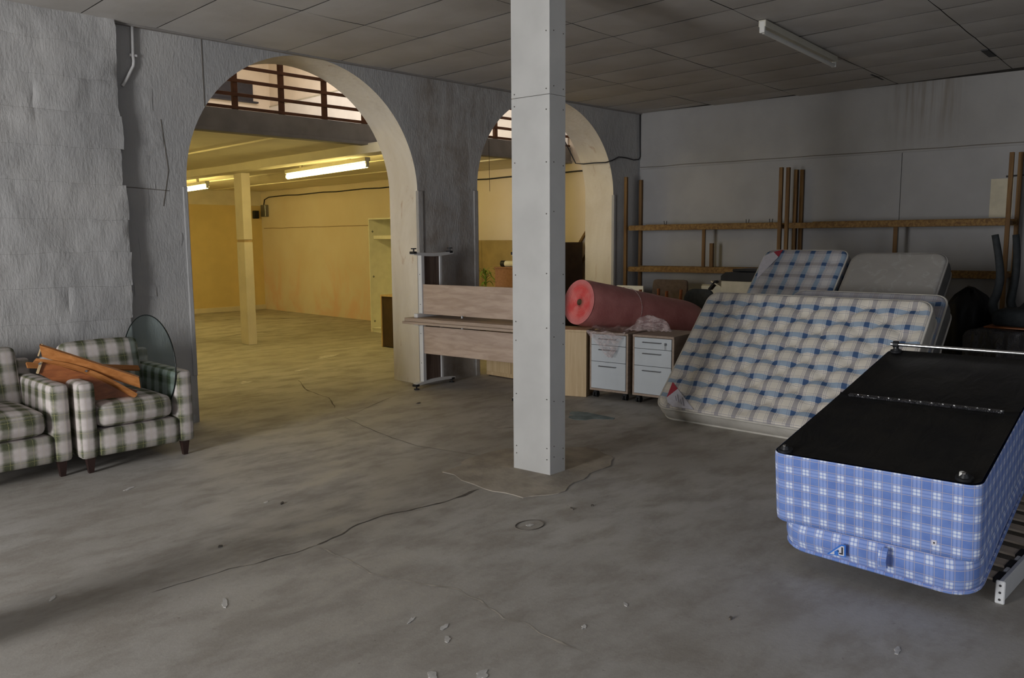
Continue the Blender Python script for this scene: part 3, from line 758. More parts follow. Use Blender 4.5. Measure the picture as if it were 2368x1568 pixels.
G_ = 'loose beech furniture boards on the armchair'
t = plank_pts((1.62, 6.20, .865), (2.19, 6.00, .592), (-.018, -.03, .084), .022, 'wooden_board', 'orange_wood', 'straight orange-brown board on top, pointing down to the right', grp=G_)
b = mb(); obox(b, (1.612, 6.203, .869), (1.620, 6.20, .866), .024, .088); obj('end_strip', b, 'beech', t, world=True)
t = plank_pts((1.585, 6.24, .792), (2.15, 5.99, .497), (0, -.06, .022), .02, 'wooden_board', 'orange_wood', 'arched orange-brown rail below the top board', sagy=.055, grp=G_)
for (x_, y_, z_) in ((1.60, 6.19, .775), (1.86, 6.085, .705)):
    b = mb(); cyl(b, (x_, y_, z_), (x_, y_ - .012, z_), .008, 10); obj('bolt', b, 'chrome', t, world=True)
# wide end panel underneath
t = thing('wide_board', 'wide red-brown panel under the arched rail on the armchair', 'board', loc=(1.8, 6.3, .6), group=G_)
b = mb(); prism(b, [(0, 0), (.56, -.27), (.50, -.33), (.33, -.33), (.11, -.19), (-.03, -.085)], (.006, .02, 0), o=V((1.62, 6.22, .795)), U=V((1, -.3, 0)), W=V((0, .1, 1))); obj('board', b, 'orange_wood_dark', t, world=True)
b = mb(); obox(b, (1.62, 6.205, .79), (1.588, 6.21, .705), .02, .014); obj('end_strip', b, 'beech', t, world=True)
plank_pts((1.575, 6.40, .745), (2.32, 6.36, .640), (0, .03, .03), .018, 'wooden_board', 'orange_wood', 'thin orange-brown strip behind the other boards, reaching the right arm', grp=G_)

# glass disc
t = thing('glass_tabletop', 'round clear glass tabletop with a dark edge leaning in the armchair', 'tabletop', loc=(2.41, 6.0, .42))
gc = V((2.385, 6.33, .665)); gu = V((.135, -.99, 0)).normalized(); gv = V((.03, 0, 1)).normalized(); gn = gu.cross(gv).normalized(); gv = gn.cross(gu).normalized(); Rg = .38
tilt = Matrix.Identity(3)
def gp(a, r, off=0): return gc + gu * math.cos(a) * r + gv * math.sin(a) * r + gn * off
b = mb(); f_ = [b.verts.new(gp(k * math.pi / 32, Rg - .003, -.004)) for k in range(64)]; k2 = [b.verts.new(gp(k * math.pi / 32, Rg - .003, .004)) for k in range(64)]
b.faces.new(f_); b.faces.new(k2[::-1])
for i in range(64): b.faces.new((f_[i], k2[i], k2[(i + 1) % 64], f_[(i + 1) % 64]))
bmesh.ops.recalc_face_normals(b, faces=b.faces[:]); obj('glass', b, 'smoky_glass', t, world=True)
b = mb(); tube(b, [gp(k * math.pi / 32, Rg) for k in range(64)], .0048, 6, True); obj('rim', b, 'glass_edge', t, world=True, smooth=True)

# ================================================================== STACKED DESKS
DE = V((.13, -.9915, 0)).normalized(); DP = V((.9915, .13, 0)).normalized()
def desk(flip, label):
    O = V((5.30, 6.79, 0)); m_ = Matrix((DE, DP, V((0, 0, 1)))).transposed().to_4x4()
    if flip: m_ = m_ @ Matrix.Diagonal((1, 1, -1, 1)); O = V((5.30, 6.79, 1.515))
    m_.translation = O
    t = thing('office_desk', label, 'desk', loc=O, group='two stacked office desks')
    def ob(name, b, mat, **k):
        b.transform(m_)
        if flip: bmesh.ops.reverse_faces(b, faces=b.faces[:])
        return obj(name, b, mat, t, world=True, **k)
    # in local frame: x along desk, y depth, z up
    for x_ in (.0, 1.345):
        b = mb(); n = 10; L = []
        for i in range(n + 1):
            u = i / n; y_ = .03 + .62 * u; z_ = .055 + .018 * math.sin(math.pi * u) ; hh_ = .012 + .006 * math.sin(math.pi * u)
            L.append([b.verts.new((x_ + sx * .028, y_, z_ + sz * hh_)) for sx, sz in ((-1, -1), (1, -1), (1, 1), (-1, 1))])
        for i in range(n):
            for k in range(4): b.faces.new((L[i][k], L[i][(k + 1) % 4], L[i + 1][(k + 1) % 4], L[i + 1][k]))
        b.faces.new(L[0][::-1]); b.faces.new(L[-1]); bmesh.ops.recalc_face_normals(b, faces=b.faces[:])
        ob('foot', b, 'white_metal')
        for y_ in (.05, .62):
            b = mb(); cyl(b, (x_, y_, 0), (x_, y_, .012), .03, 12); cyl(b, (x_, y_, .012), (x_, y_, .045), .008, 8); ob('levelling_foot', b, 'black_plastic')
            b = mb(); box(b, x_ - .03, x_ + .03, y_ - .035, y_ + .02, .035, .062, .004); ob('end_cap', b, 'black_plastic')
        b = mb(); box(b, x_ - .026, x_ + .026, .135, .185, .065, .737 if flip else .716, .004); ob('post', b, 'white_metal')
        b = mb(); box(b, x_ - .02, x_ + .02, .43, .465, .065, .737 if flip else .716, .004); ob('post', b, 'white_metal')
        b = mb(); box(b, x_ - .008, x_ + .008, .187, .43, .09, .695); ob('cable_panel', b, 'walnut_panel')
        b = mb(); box(b, x_ - .028, x_ + .028, .06, .60, .695, .737 if flip else .716, .004); ob('top_bracket', b, 'white_metal')
        for z_ in (.28, .60):
            b = mb(); cyl(b, (x_, .133, z_), (x_, .1355, z_), .005, 8); ob('bolt', b, 'screw_head')
    b = mb(); box(b, .028, 1.315, .150, .168, .385, .703 if flip else .680, .002); ob('modesty_panel', b, 'sonoma_oak')
    b = mb(); box(b, -.115 if not flip else -.10, 1.40, -.03 if not flip else -.01, .69, .716 if not flip else .737, .7415 if not flip else .7725, .002); ob('tabletop', b, 'sonoma_side')
    b = mb(); cyl(b, (.62, .10, .69), (.62, .10, .715), .012, 10); ob('cable_port', b, 'steel_handle')
    return t
desk(False, 'lower office desk standing on its white C-legs against the pier')
desk(True, 'upper office desk turned upside down on top of the other, feet in the air')

# ================================================================== PEDESTALS
def pedestal(o_, label, lock):
    m_ = Matrix((DE, DP, V((0, 0, 1)))).transposed().to_4x4(); m_.translation = V(o_)
    t = thing('drawer_pedestal', label, 'pedestal', mat=m_, group='white-fronted mobile drawer units')
    W_, D_, z0, z1 = .44, .57, .075, .675; th = .02
    b = mb(); box(b, 0, W_, 0, D_, z1 - .022, z1, .0015); obj('top_panel', b, 'sonoma_side', t)
    b = mb(); box(b, 0, W_, 0.004, D_, z0, z0 + .022, .0015); obj('bottom_panel', b, 'sonoma_side', t)
    b = mb(); box(b, 0, th, 0.004, D_, z0 + .022, z1 - .022, .0015); obj('side_panel', b, 'sonoma_side', t)
    b = mb(); box(b, W_ - th, W_, 0.004, D_, z0 + .022, z1 - .022, .0015); obj('side_panel', b, 'sonoma_side', t)
    b = mb(); box(b, th, W_ - th, D_ - .01, D_, z0 + .022, z1 - .022); obj('back_panel', b, 'sonoma_side', t)
    zz = [z1 - .024, z1 - .148 + .015, z1 - .30, z0 + .024]
    for i in range(3):
        a, c = zz[i + 1] + .002, zz[i] - .002
        b = mb(); box(b, th + .003, W_ - th - .003, -.004, .016, a, c, .0015)
        dr = obj('drawer_front', b, 'melamine_white', t)
        zh = c - .042; b = mb(); tube(b, [(.12, -.004, zh), (.12, -.026, zh), (.31, -.026, zh), (.31, -.004, zh)], .0048, 8)
        obj('handle', b, 'steel_handle', dr)
    if lock:
        zh = zz[0] - .05; b = mb(); cyl(b, (.36, -.010, zh), (.36, -.004, zh), .011, 14); k_ = obj('lock', b, 'chrome', t)
        b = mb(); box(b, .352, .368, -.03, -.012, zh - .012, zh + .012, .003); box(b, .357, .361, -.026, -.022, zh - .06, zh - .012); obj('key', b, 'steel_handle', k_)
    for x_ in (.05, W_ - .05):
        for y_ in (.05, D_ - .06):
            b = mb(); cyl(b, (x_ - .024, y_, .030), (x_ - .006, y_, .030), .030, 16); cyl(b, (x_ + .006, y_, .030), (x_ + .024, y_, .030), .030, 16); ca = obj('castor', b, 'black_rubber', t, smooth='auto')
            b = mb(); box(b, x_ - .022, x_ + .022, y_ - .02, y_ + .03, .040, .075, .006); obj('castor_housing', b, 'black_plastic', ca)
pedestal((6.305, 5.185, 0), 'white-fronted drawer unit on the left, under the plastic film of the pink roll', False)
pedestal((6.372, 4.70, 0), 'white-fronted drawer unit on the right, with a key in its lock', True)
# beech cabinets
t = thing('beech_cabinet', 'pale beech cabinet side left of the drawer units, behind the column', 'cabinet', loc=(6.2, 5.5, 0))
b = mb(); prism(b, [(6.265, 5.195), (6.10, 5.58), (6.40, 5.70), (6.56, 5.33)], (0, 0, .66), o=V((0, 0, 0.002)), U=V((1, 0, 0)), W=V((0, 1, 0))); obj('body', b, 'beech', t, world=True)
b = mb(); prism(b, [(6.26, 5.19), (6.09, 5.585), (6.405, 5.71), (6.57, 5.325)], (0, 0, .022), o=V((0, 0, .664)), U=V((1, 0, 0)), W=V((0, 1, 0))); obj('top_panel', b, 'beech', t, world=True)
t = thing('low_cupboard', 'low oak-coloured cupboard under the stacked desks, inside the right arch', 'cupboard', loc=(6.7, 6.6, 0))
b = mb(); box(b, 6.50, 7.0, 6.12, 6.92, .012, .62, .003); obj('body', b, 'beech', t, world=True)
b = mb(); box(b, 6.484, 6.499, 6.50, 6.90, .06, .60, .002); obj('door', b, 'beech', t, world=True)
b = mb(); box(b, 6.484, 6.499, 6.13, 6.49, .06, .60, .002); obj('door', b, 'beech', t, world=True)
b = mb(); box(b, 6.52, 6.98, 6.14, 6.90, 0, .012); obj('plinth', b, 'dark_brown', t, world=True)

# ================================================================== PINK ROLL
rp0 = V((6.43, 5.43, .948)); rp1 = V((8.13, 5.16, .61)); rd = (rp1 - rp0).normalized(); RR = .243; RL = (rp1 - rp0).length
m_ = Matrix((rd, V((0, 0, 1)).cross(rd).normalized(), rd.cross(V((0, 0, 1)).cross(rd).normalized()))).transposed().to_4x4(); m_.translation = rp0
t = thing('bubble_wrap_roll', 'big pink roll of bubble wrap lying across the drawer units', 'roll', mat=m_)
b = mb(); n = 48; ns = 26; L = []
for i in range(ns + 1):
    x_ = RL * i / ns; rr = RR * (1 - .035 * (i == 0) - .10 * max(0, (x_ - RL + .16) / .16) ** 2)
    L.append([b.verts.new((x_ + (.0 if i else 0), math.cos(k * 2 * math.pi / n) * (rr + .006 * noise.noise(V((x_ * 3, math.cos(k * .13), math.sin(k * .13) * 2)))), math.sin(k * 2 * math.pi / n) * (rr + .008 * noise.noise(V((x_ * 3, 5, math.sin(k * .13) * 2)))))) for k in range(n)])
uvl = b.loops.layers.uv.new('UVMap')
for i in range(ns):
    for k in range(n):
        f_ = b.faces.new((L[i][k], L[i + 1][k], L[i + 1][(k + 1) % n], L[i][(k + 1) % n]))
        for lp, (ii, kk) in zip(f_.loops, ((i, k), (i + 1, k), (i + 1, k + 1), (i, k + 1))): lp[uvl].uv = (RL * ii / ns, kk * 2 * math.pi * RR / n)
b.faces.new(L[-1])
bmesh.ops.recalc_face_normals(b, faces=b.faces[:]); obj('wrap', b, 'bubble_wrap', t, smooth='auto')
b = mb(); rings = []
for j, rr in enumerate((RR * .968, RR * .9, RR * .78, RR * .6, RR * .4, .036)):
    rings.append([b.verts.new((-.006 + .012 * (j % 2) - (.006 if j in (1, 2) else 0), math.cos(k * 2 * math.pi / n) * rr, math.sin(k * 2 * math.pi / n) * rr)) for k in range(n)])
rings.append([b.verts.new((.12, math.cos(k * 2 * math.pi / n) * .034, math.sin(k * 2 * math.pi / n) * .034)) for k in range(n)])
for A_, B_ in zip(rings[:-1], rings[1:]):
    for k in range(n): b.faces.new((A_[k], A_[(k + 1) % n], B_[(k + 1) % n], B_[k]))
bmesh.ops.recalc_face_normals(b, faces=b.faces[:]); obj('wound_end', b, 'bubble_end', t, smooth=True)
b = mb(); cyl(b, (.0, 0, 0), (.3, 0, 0), .0335, 24, caps=False); cyl(b, (.1, 0, 0), (.102, 0, 0), .033, 20); obj('cardboard_core', b, 'cardboard', t, smooth=True)
# film over the pedestal
t = thing('plastic_film', 'crumpled clear plastic film hanging from the pink roll over the drawer units', 'plastic film', loc=(6.4, 5.1, .68))
def film(fn, nu, nv, name='sheet'):
    b = mb(); quadgrid(b, fn, nu, nv); return obj(name, b, 'clear_film', t, world=True, smooth=True)
def lerp(a, c, u): return a + (c - a) * u
def hang(u, v):    # u across 0..1, v down 0..1; narrows to a point
    top0, top1 = V((6.272, 5.20, .683)), V((6.345, 4.76, .683)); tip = V((6.30, 4.90, .44))
    p = lerp(top0, top1, u); q = tip + (top1 - top0).normalized() * (u - .5) * .06
    r_ = lerp(p, q, v ** 1.15) ; return r_ + V((-.012 - .018 * abs(math.sin(u * 9 + v * 5)) * (.3 + v), 0, .008 * math.sin(u * 14)))
film(hang, 20, 12)
def lay(u, v):
    p = lerp(lerp(V((6.270, 5.22, .69)), V((6.345, 4.76, .69)), u), lerp(V((6.50, 5.30, .70)), V((6.75, 4.95, .70)), u), v)
    return p + V((0, 0, .010 * math.sin(u * 11 + v * 7) + .006 * math.sin(u * 23)))
film(lay, 20, 8)
def bunch(u, v):
    a = lerp(V((6.44, 4.84, .69)), V((6.62, 4.45, .69)), u); h_ = math.sin(math.pi * u) ** .8 * .15
    return a + V((.10 * v + .02 * math.sin(u * 17), .02 * math.sin(v * 9 + u * 8), h_ * math.sin(math.pi * v) + .012 * abs(math.sin(u * 19 + v * 11))))
film(bunch, 22, 12)
b = mb(); tube(b, [V((7.05, 5.333, .825)) + V((.05 * math.sin(a) , math.cos(a) * .25, math.sin(a) * .25)) for a in [k * 2 * math.pi / 40 for k in range(40)]], .003, 5, True); obj('band', b, 'clear_film', t, world=True, smooth=True)

# ================================================================== MATTRESSES
def mattress(label, m_, L_, W_, T_, face_mat, side_mat, pipe_mat, quilt=.018, Rc=.10, group='mattresses leaning in a pile', re_=.035, qx=.34, qy=.30, name='mattress'):
    """local: x 0..L (length along floor or across), y 0..W (up the slope), z 0..-T (front face at z=0)"""
    t = thing(name, label, 'mattress', mat=m_, group=group)
    hx, hy = L_ / 2, W_ / 2; nx, ny = max(12, int(L_ / .03)), max(12, int(W_ / .03))
    def rc(x, y):
        dx, dy = abs(x) - (hx - Rc), abs(y) - (hy - Rc)
        if dx > 0 and dy > 0:
            l = math.hypot(dx, dy); k = max(dx, dy) / l; dx *= k; dy *= k
            return math.copysign(hx - Rc + dx, x), math.copysign(hy - Rc + dy, y)
        return x, y
    def sv(h, n):
        e = [0, .008, .02, .035]; s = [-h + q for q in e]; mid = [-h + .035 + (2 * h - .07) * i / n for i in range(1, n)]; return s + mid + [-q for q in s[::-1]]
    X, Y = sv(hx, nx), sv(hy, ny)
    def zf(x, y):
        e = min(hx - abs(x), hy - abs(y)); d = max(0, 1 - e / re_); drop = re_ * .8 * (1 - math.sqrt(max(0, 1 - d * d)))
        a = abs(((x / qx + y / qy) % 1) - .5) * 2; c_ = abs(((x / qx - y / qy) % 1) - .5) * 2
        q = min(1, a * 2.2) * min(1, c_ * 2.2)
        ed = min(1, e / .10)
        return -drop + quilt * (math.sqrt(q) - 1) * ed + .006 * noise.noise(V((x * 4, y * 4, L_)))
    b = mb(); uvl = b.loops.layers.uv.new('UVMap'); gr = []
    for x in X:
        row = []
        for y in Y:
            px, py = rc(x, y); row.append((b.verts.new((px + hx, py + hy, zf(x, y))), (x, y)))
        gr.append(row)
    for i in range(len(X) - 1):
        for j in range(len(Y) - 1):
            q = (gr[i][j], gr[i + 1][j], gr[i + 1][j + 1], gr[i][j + 1]); f_ = b.faces.new([k[0] for k in q])
            for lp, k in zip(f_.loops, q): lp[uvl].uv = k[1]
    obj('quilted_face', b, face_mat, t, smooth=True)
    rim = [(x, -hy) for x in X] + [(hx, y) for y in Y[1:]] + [(x, hy) for x in X[-2::-1]] + [(-hx, y) for y in Y[-2:0:-1]]
    zt, zb = -re_ * .8, -T_ + re_ * .3
    b = mb(); uvl = b.loops.layers.uv.new('UVMap'); rings = []; per = 0; ps = []; last = None
    for p in rim:
        q = rc(*p); per += (math.dist(q, last) if last else 0); last = q; ps.append(per)
    for zi in range(6):
        z_ = zt + (zb - zt) * zi / 5; bul = .012 * math.sin(math.pi * zi / 5)
        rings.append([b.verts.new((rc(*p)[0] * (1 + bul / hx) + hx, rc(*p)[1] * (1 + bul / hy) + hy, z_)) for p in rim])
    n = len(rim)
    for zi in range(5):
        for k in range(n):
            f_ = b.faces.new((rings[zi][k], rings[zi + 1][k], rings[zi + 1][(k + 1) % n], rings[zi][(k + 1) % n]))
            pk, pk1 = ps[k], ps[k + 1] if k + 1 < n else ps[k] + .03
            for lp, q in zip(f_.loops, ((pk, zi), (pk, zi + 1), (pk1, zi + 1), (pk1, zi))): lp[uvl].uv = (q[0], q[1] * T_ / 5)
    b.faces.new(rings[-1]); bmesh.ops.recalc_face_normals(b, faces=b.faces[:])
    obj('border', b, side_mat, t, smooth='auto')
    for z_ in (zt, zb):
        b = mb(); tube(b, [(rc(*p)[0] * 1.004 + hx, rc(*p)[1] * 1.004 + hy, z_) for p in rim], .010, 6, True); obj('piping', b, pipe_mat, t, smooth=True)
    return t
def lean(p_front_bottom, along, ang):
    """frame: x=along (horizontal), y up the slope, z=out of front face"""
    a = V(along).normalized(); back = V((-a.y, a.x, 0)); back = back if back.x > 0 else -back   # away from the camera (+X)
    yv = back * math.cos(ang) + V((0, 0, 1)) * math.sin(ang); zv = a.cross(yv)
    if zv.z < 0: zv = -zv; 
    m_ = Matrix((a, yv, zv)).transposed().to_4x4(); m_.translation = V(p_front_bottom); return m_
ALM = V((.07, -1.96, 0)).normalized()
m1 = lean((5.85, 4.07, .142), ALM, R(45.6))
t = mattress('large blue-checked cream mattress leaning at the front of the pile', m1, 1.96, 1.34, .20, 'mattress_check', 'cream_border', 'cream_border', .036)
def label(t, pts, mat, name, off=.004, dz=.002):
    b = mb(); a = [b.verts.new((x, y, dz + off)) for x, y in pts]; b.faces.new(a); c = [b.verts.new((x, y, dz)) for x, y in pts]
    for i in range(len(a)): b.faces.new((c[i], c[(i + 1) % len(a)], a[(i + 1) % len(a)], a[i]))
    bmesh.ops.recalc_face_normals(b, faces=b.faces[:]); return obj(name, b, mat, t)
l_ = label(t, [(.085, .09), (.152, .195), (.385, .012), (.19, .008), (.115, .044)], 'label_white', 'corner_label')
label(t, [(.071, .26), (.152, .195), (.085, .09)], 'label_red', 'corner_label')
for k in range(4):
    a = V((.19 + .03 * k, .07 - .012 * k)); label(l_, [(a.x, a.y), (a.x + .012, a.y - .004), (a.x + .012 - .05, a.y - .004 + .08), (a.x - .05, a.y + .08)] if k % 2 else [(a.x, a.y), (a.x + .006, a.y - .002), (a.x + .006 - .03, a.y - .002 + .05), (a.x - .03, a.y + .05)], 'print_grey', 'print_line', dz=.0045)
m4 = lean((6.22, 3.42, .125), ALM, R(45.6))
mattress('dull checked mattress just behind the large one, only its right edge showing', m4, 1.30, 1.40, .22, 'mattress_check_dark', 'grey_border', 'cream_border', .012)
m2 = lean((6.74, 4.17, .135), ALM, R(45))
t = mattress('small blue-checked mattress with a red and white corner label, standing behind', m2, .87, 1.9, .18, 'mattress_check_small', 'mattress_check_small', 'cream_border', .018, .09)
label(t, [(.012, 1.66), (.012, 1.79), (.10, 1.85), (.177, 1.78), (.05, 1.46)], 'label_white', 'corner_label')
label(t, [(.10, 1.85), (.19, 1.885), (.177, 1.78)], 'label_red', 'corner_label')
m3 = lean((6.76, 3.24, .125), ALM, R(45))
mattress('plain grey damask mattress standing behind, right of the small checked one', m3, .86, 1.88, .22, 'grey_damask', 'grey_border', 'grey_damask', .004, .12)

# ================================================================== DIVAN STACK
# supports
t = thing('crate', 'dark crate under the far end of the divan stack', 'crate', loc=(5.2, 1.5, 0))
b = mb(); box(b, 5.0, 5.45, 1.15, 1.66, .105, .31, .006); obj('body', b, 'dark_brown', t, world=True)
SM = Matrix.Translation((3.585, 1.33, .105)) @ Matrix.Rotation(.085, 4, 'Z') @ Matrix.Rotation(-.150, 4, 'Y')
def rounded_rect(hx, hy, r, n=6, cx=0):
    P = []
    for (sx, sy, a0) in ((1, 1, 0), (-1, 1, 90), (-1, -1, 180), (1, -1, 270)):
        for k in range(n + 1):
            a = R(a0 + 90 * k / n); P.append((cx + sx * (hx - r) + r * math.cos(a), sy * (hy - r) + r * math.sin(a)))
    return P
def ring_body(P, zs, scl=None, uvr=True, capb=True, capt=True):
    """stack of rings with perimeter uv in metres"""
    b = mb(); uvl = b.loops.layers.uv.new('UVMap'); n = len(P); ps = [0]
    Q = []
    for i in range(n):      # densify
        a, c = P[i], P[(i + 1) % n]; k = max(1, int(math.dist(a, c) / .06))
        for j in range(k): Q.append((a[0] + (c[0] - a[0]) * j / k, a[1] + (c[1] - a[1]) * j / k))
    n = len(Q)
    for i in range(n): ps.append(ps[-1] + math.dist(Q[i], Q[(i + 1) % n]))
    cx = sum(q[0] for q in Q) / n; cy = sum(q[1] for q in Q) / n; rings = []
    for zi, z_ in enumerate(zs):
        s = scl[zi] if scl else 0
        row = []
        for q in Q:
            d = V((q[0] - cx, q[1] - cy)); l = d.length; d = d / l * (l + s)
            row.append(b.verts.new((cx + d.x, cy + d.y, z_)))
        rings.append(row)
    for zi in range(len(zs) - 1):
        for k in range(n):
            f_ = b.faces.new((rings[zi][k], rings[zi][(k + 1) % n], rings[zi + 1][(k + 1) % n], rings[zi + 1][k]))
            for lp, (a, zz) in zip(f_.loops, ((ps[k], zs[zi]), (ps[k + 1], zs[zi]), (ps[k + 1], zs[zi + 1]), (ps[k], zs[zi + 1]))): lp[uvl].uv = (a, zz)
    if capb: b.faces.new(rings[0][::-1])
    if capt: b.faces.new(rings[-1])
    return b
DL = 1.90
t = thing('blue_mattress', 'blue plaid mattress at the bottom of the stack, bulging under the divan base', 'mattress', mat=SM)
P = rounded_rect(DL / 2 - .02, .420, .13, 6, DL / 2 + .02)
b = ring_body(P, [0, .012, .03, .07, .11, .15], [-.03, -.006, .004, .012, .008, -.012])
def droop(x_, y_, z_): return z_ - .05 * max(0, min(1, (.42 - y_) / .84)) ** 1.2 * max(0, 1 - x_ / .6) * (1 - z_ / .155)
for v in b.verts: v.co.z = droop(*v.co)
obj('body', b, 'blue_plaid', t, smooth='auto')
b = mb(); tube(b, [(x_ * .998 + .002, y_ * .998, droop(x_, y_, .012)) for x_, y_ in P], .009, 6, True); obj('piping', b, 'blue_plaid', t, smooth=True)
b = mb(); prism(b, [(-.006, 0), (-.028, .01), (-.04, .045), (-.02, .085), (-.004, .095), (.0, .08), (-.018, .06), (-.024, .03), (-.014, .016)], (0, .035, 0), o=V((.014, -.08, .04)), U=V((1, 0, 0)), W=V((0, 0, 1))); obj('handle', b, 'blue_plaid', t)
# its label
def flab(t, pts, mat, name, x_=.004, d=.003):
    b = mb(); a = [b.verts.new((x_, y_, z_)) for y_, z_ in pts]; c = [b.verts.new((x_ + d, y_, z_)) for y_, z_ in pts]
    b.faces.new(a); b.faces.new(c[::-1])
    for i in range(len(a)): b.faces.new((a[i], c[i], c[(i + 1) % len(a)], a[(i + 1) % len(a)]))
    bmesh.ops.recalc_face_normals(b, faces=b.faces[:]); return obj(name, b, mat, t)
lb = flab(t, [(.185, .040), (.10, .045), (.10, .105), (.12, .105)], 'label_blue', 'maker_label', x_=.005, d=.004)
flab(lb, [(.172, .045), (.107, .050), (.107, .098), (.118, .098)], 'label_white', 'label_field', x_=.0035)
flab(lb, [(.150, .048), (.132, .049), (.132, .078), (.150, .064)], 'label_blue', 'label_patch', x_=.002)
flab(lb, [(.128, .056), (.112, .056), (.112, .062), (.128, .062)], 'black_plastic', 'label_mark', x_=.002)
flab(lb, [(.118, .062), (.112, .062), (.112, .092), (.118, .092)], 'black_plastic', 'label_mark', x_=.002)
flab(lb, [(.138, .066), (.130, .066), (.130, .073), (.138, .073)], 'black_plastic', 'label_mark', x_=.002)
t = thing('divan_base', 'upturned single divan base in blue plaid with black dust cover on top', 'divan base', mat=SM)
P = rounded_rect(DL / 2, .435, .055, 5, DL / 2 + .0)
b = ring_body(P, [.155, .165, .19, .25, .33, .41, .47, .493, .50], [-.012, -.002, 0, 0, 0, 0, 0, -.002, -.006], capt=False); obj('body', b, 'blue_plaid', t, smooth='auto')
b = mb()
Pi = rounded_rect(DL / 2 - .012, .423, .05, 5, DL / 2)
def dc(u, v):
    x_ = .012 + (DL - .024) * u; y_ = -.423 + .846 * v
    e = min(x_ - .012, DL - .012 - x_, .423 - abs(y_)) ; seam = math.exp(-((x_ - .93) / .012) ** 2) * .012
    dx, dy = abs(x_ - DL / 2) - (DL / 2 - .012 - .05), abs(y_) - (.423 - .05)
    if dx > 0 and dy > 0:
        k = max(dx, dy) / math.hypot(dx, dy); x_ = DL / 2 + math.copysign(DL / 2 - .062 + dx * k, x_ - DL / 2); y_ = math.copysign(.373 + dy * k, y_)
    z_ = .503 + seam - .012 * min(1, e / .08) + .006 * noise.noise(V((x_ * 3, y_ * 5, 0))) * min(1, e / .05)
    return V((x_, y_, z_))
quadgrid(b, dc, 90, 36); obj('dust_cover', b, 'dust_cover', t, smooth=True)
b = mb(); box(b, .915, .945, -.36, .38, .497, .5105, .003); obj('join_strip', b, 'black_wrap', t)
b = mb()
for k in range(14): box(b, .926, .932, -.35 + .052 * k, -.343 + .052 * k, .510, .5125)
obj('staples', b, 'chrome', t, kind='stuff')
for (x_, y_) in ((.045, .385), (.055, -.36), (DL - .05, .385), (DL - .05, -.385)):
    b = mb(); cyl(b, (x_, y_, .500), (x_, y_, .512), .034, 18); cyl(b, (x_, y_, .512), (x_, y_, .528), .022, 16, .015); c_ = obj('castor_socket', b, 'black_plastic', t, smooth='auto')
    b = mb(); cyl(b, (x_ - .008, y_, .528), (x_ - .008, y_, .534), .008, 10); obj('stud', b, 'chrome', c_)
b = mb(); cyl(b, (.052, -.352, .513), (.052, -.352, .533), .012, 12, .010); obj('glide', b, 'white_plastic', t, label='pale plastic glide')
# centre label hole and price sticker on the base front
flab(t, [(-.275, .205), (-.255, .205), (-.255, .228), (-.275, .228)], 'label_white', 'sticker', x_=-.003)
flab(t, [(-.268, .213), (-.262, .213), (-.262, .219), (-.268, .219)], 'black_plastic', 'sticker_dot', x_=-.0045)
# chrome rod
t = thing('chrome_rod', 'shiny chrome rod lying across the far end of the black divan base', 'rod', mat=SM)
b = mb(); cyl(b, (DL - .035, .42, .546), (DL - .035, -.62, .546), .011, 14); obj('rod', b, 'chrome', t, smooth='auto')
b = mb(); cyl(b, (DL - .035, .405, .546), (DL - .035, .375, .546), .022, 14); obj('knob', b, 'black_plastic', t, smooth='auto')
# slatted frame
t = thing('slatted_bed_frame', 'white bed frame with wooden slats lying on the floor under the divan', 'bed frame', loc=(3.9, .9, 0))
b = mb(); box(b, 3.90, 5.75, .872, .892, .0, .10, .003); obj('side_rail', b, 'white_metal', t, world=True)
b = mb(); box(b, 3.90, 5.75, 1.70, 1.72, .0, .10, .003); obj('side_rail', b, 'white_metal', t, world=True)
b = mb(); box(b, 3.888, 3.90, .862, .900, .0, .105, .004); ep = obj('end_plate', b, 'white_metal', t, world=True)
for z_ in (.02, .052, .084):
    b = mb(); cyl(b, (3.8865, .881, z_), (3.8885, .881, z_), .0055, 10); obj('bolt_hole', b, 'dark_cable', ep, world=True)
for k in range(10):
    x_ = 3.99 + .185 * k
    b = mb(); n = 8; L = []
    for i in range(n + 1):
        u = i / n; y_ = .915 + .76 * u; z_ = .083 + .012 * math.sin(math.pi * u)
        L.append([b.verts.new((x_ + sx * .046, y_, z_ + sz * .005)) for sx, sz in ((-1, -1), (1, -1), (1, 1), (-1, 1))])
    for i in range(n):
        for j in range(4): b.faces.new((L[i][j], L[i][(j + 1) % 4], L[i + 1][(j + 1) % 4], L[i + 1][j]))
    b.faces.new(L[0][::-1]); b.faces.new(L[-1]); bmesh.ops.recalc_face_normals(b, faces=b.faces[:]); obj('slat', b, 'slat_wood', t, world=True)
    b = mb(); box(b, x_ - .05, x_ + .05, .893, .925, .07, .095, .004); obj('slat_cap', b, 'black_rubber', t, world=True)
    b = mb(); box(b, x_ + .06, x_ + .115, .893, .912, .045, .098, .004); obj('rail_bracket', b, 'white_metal', t, world=True)

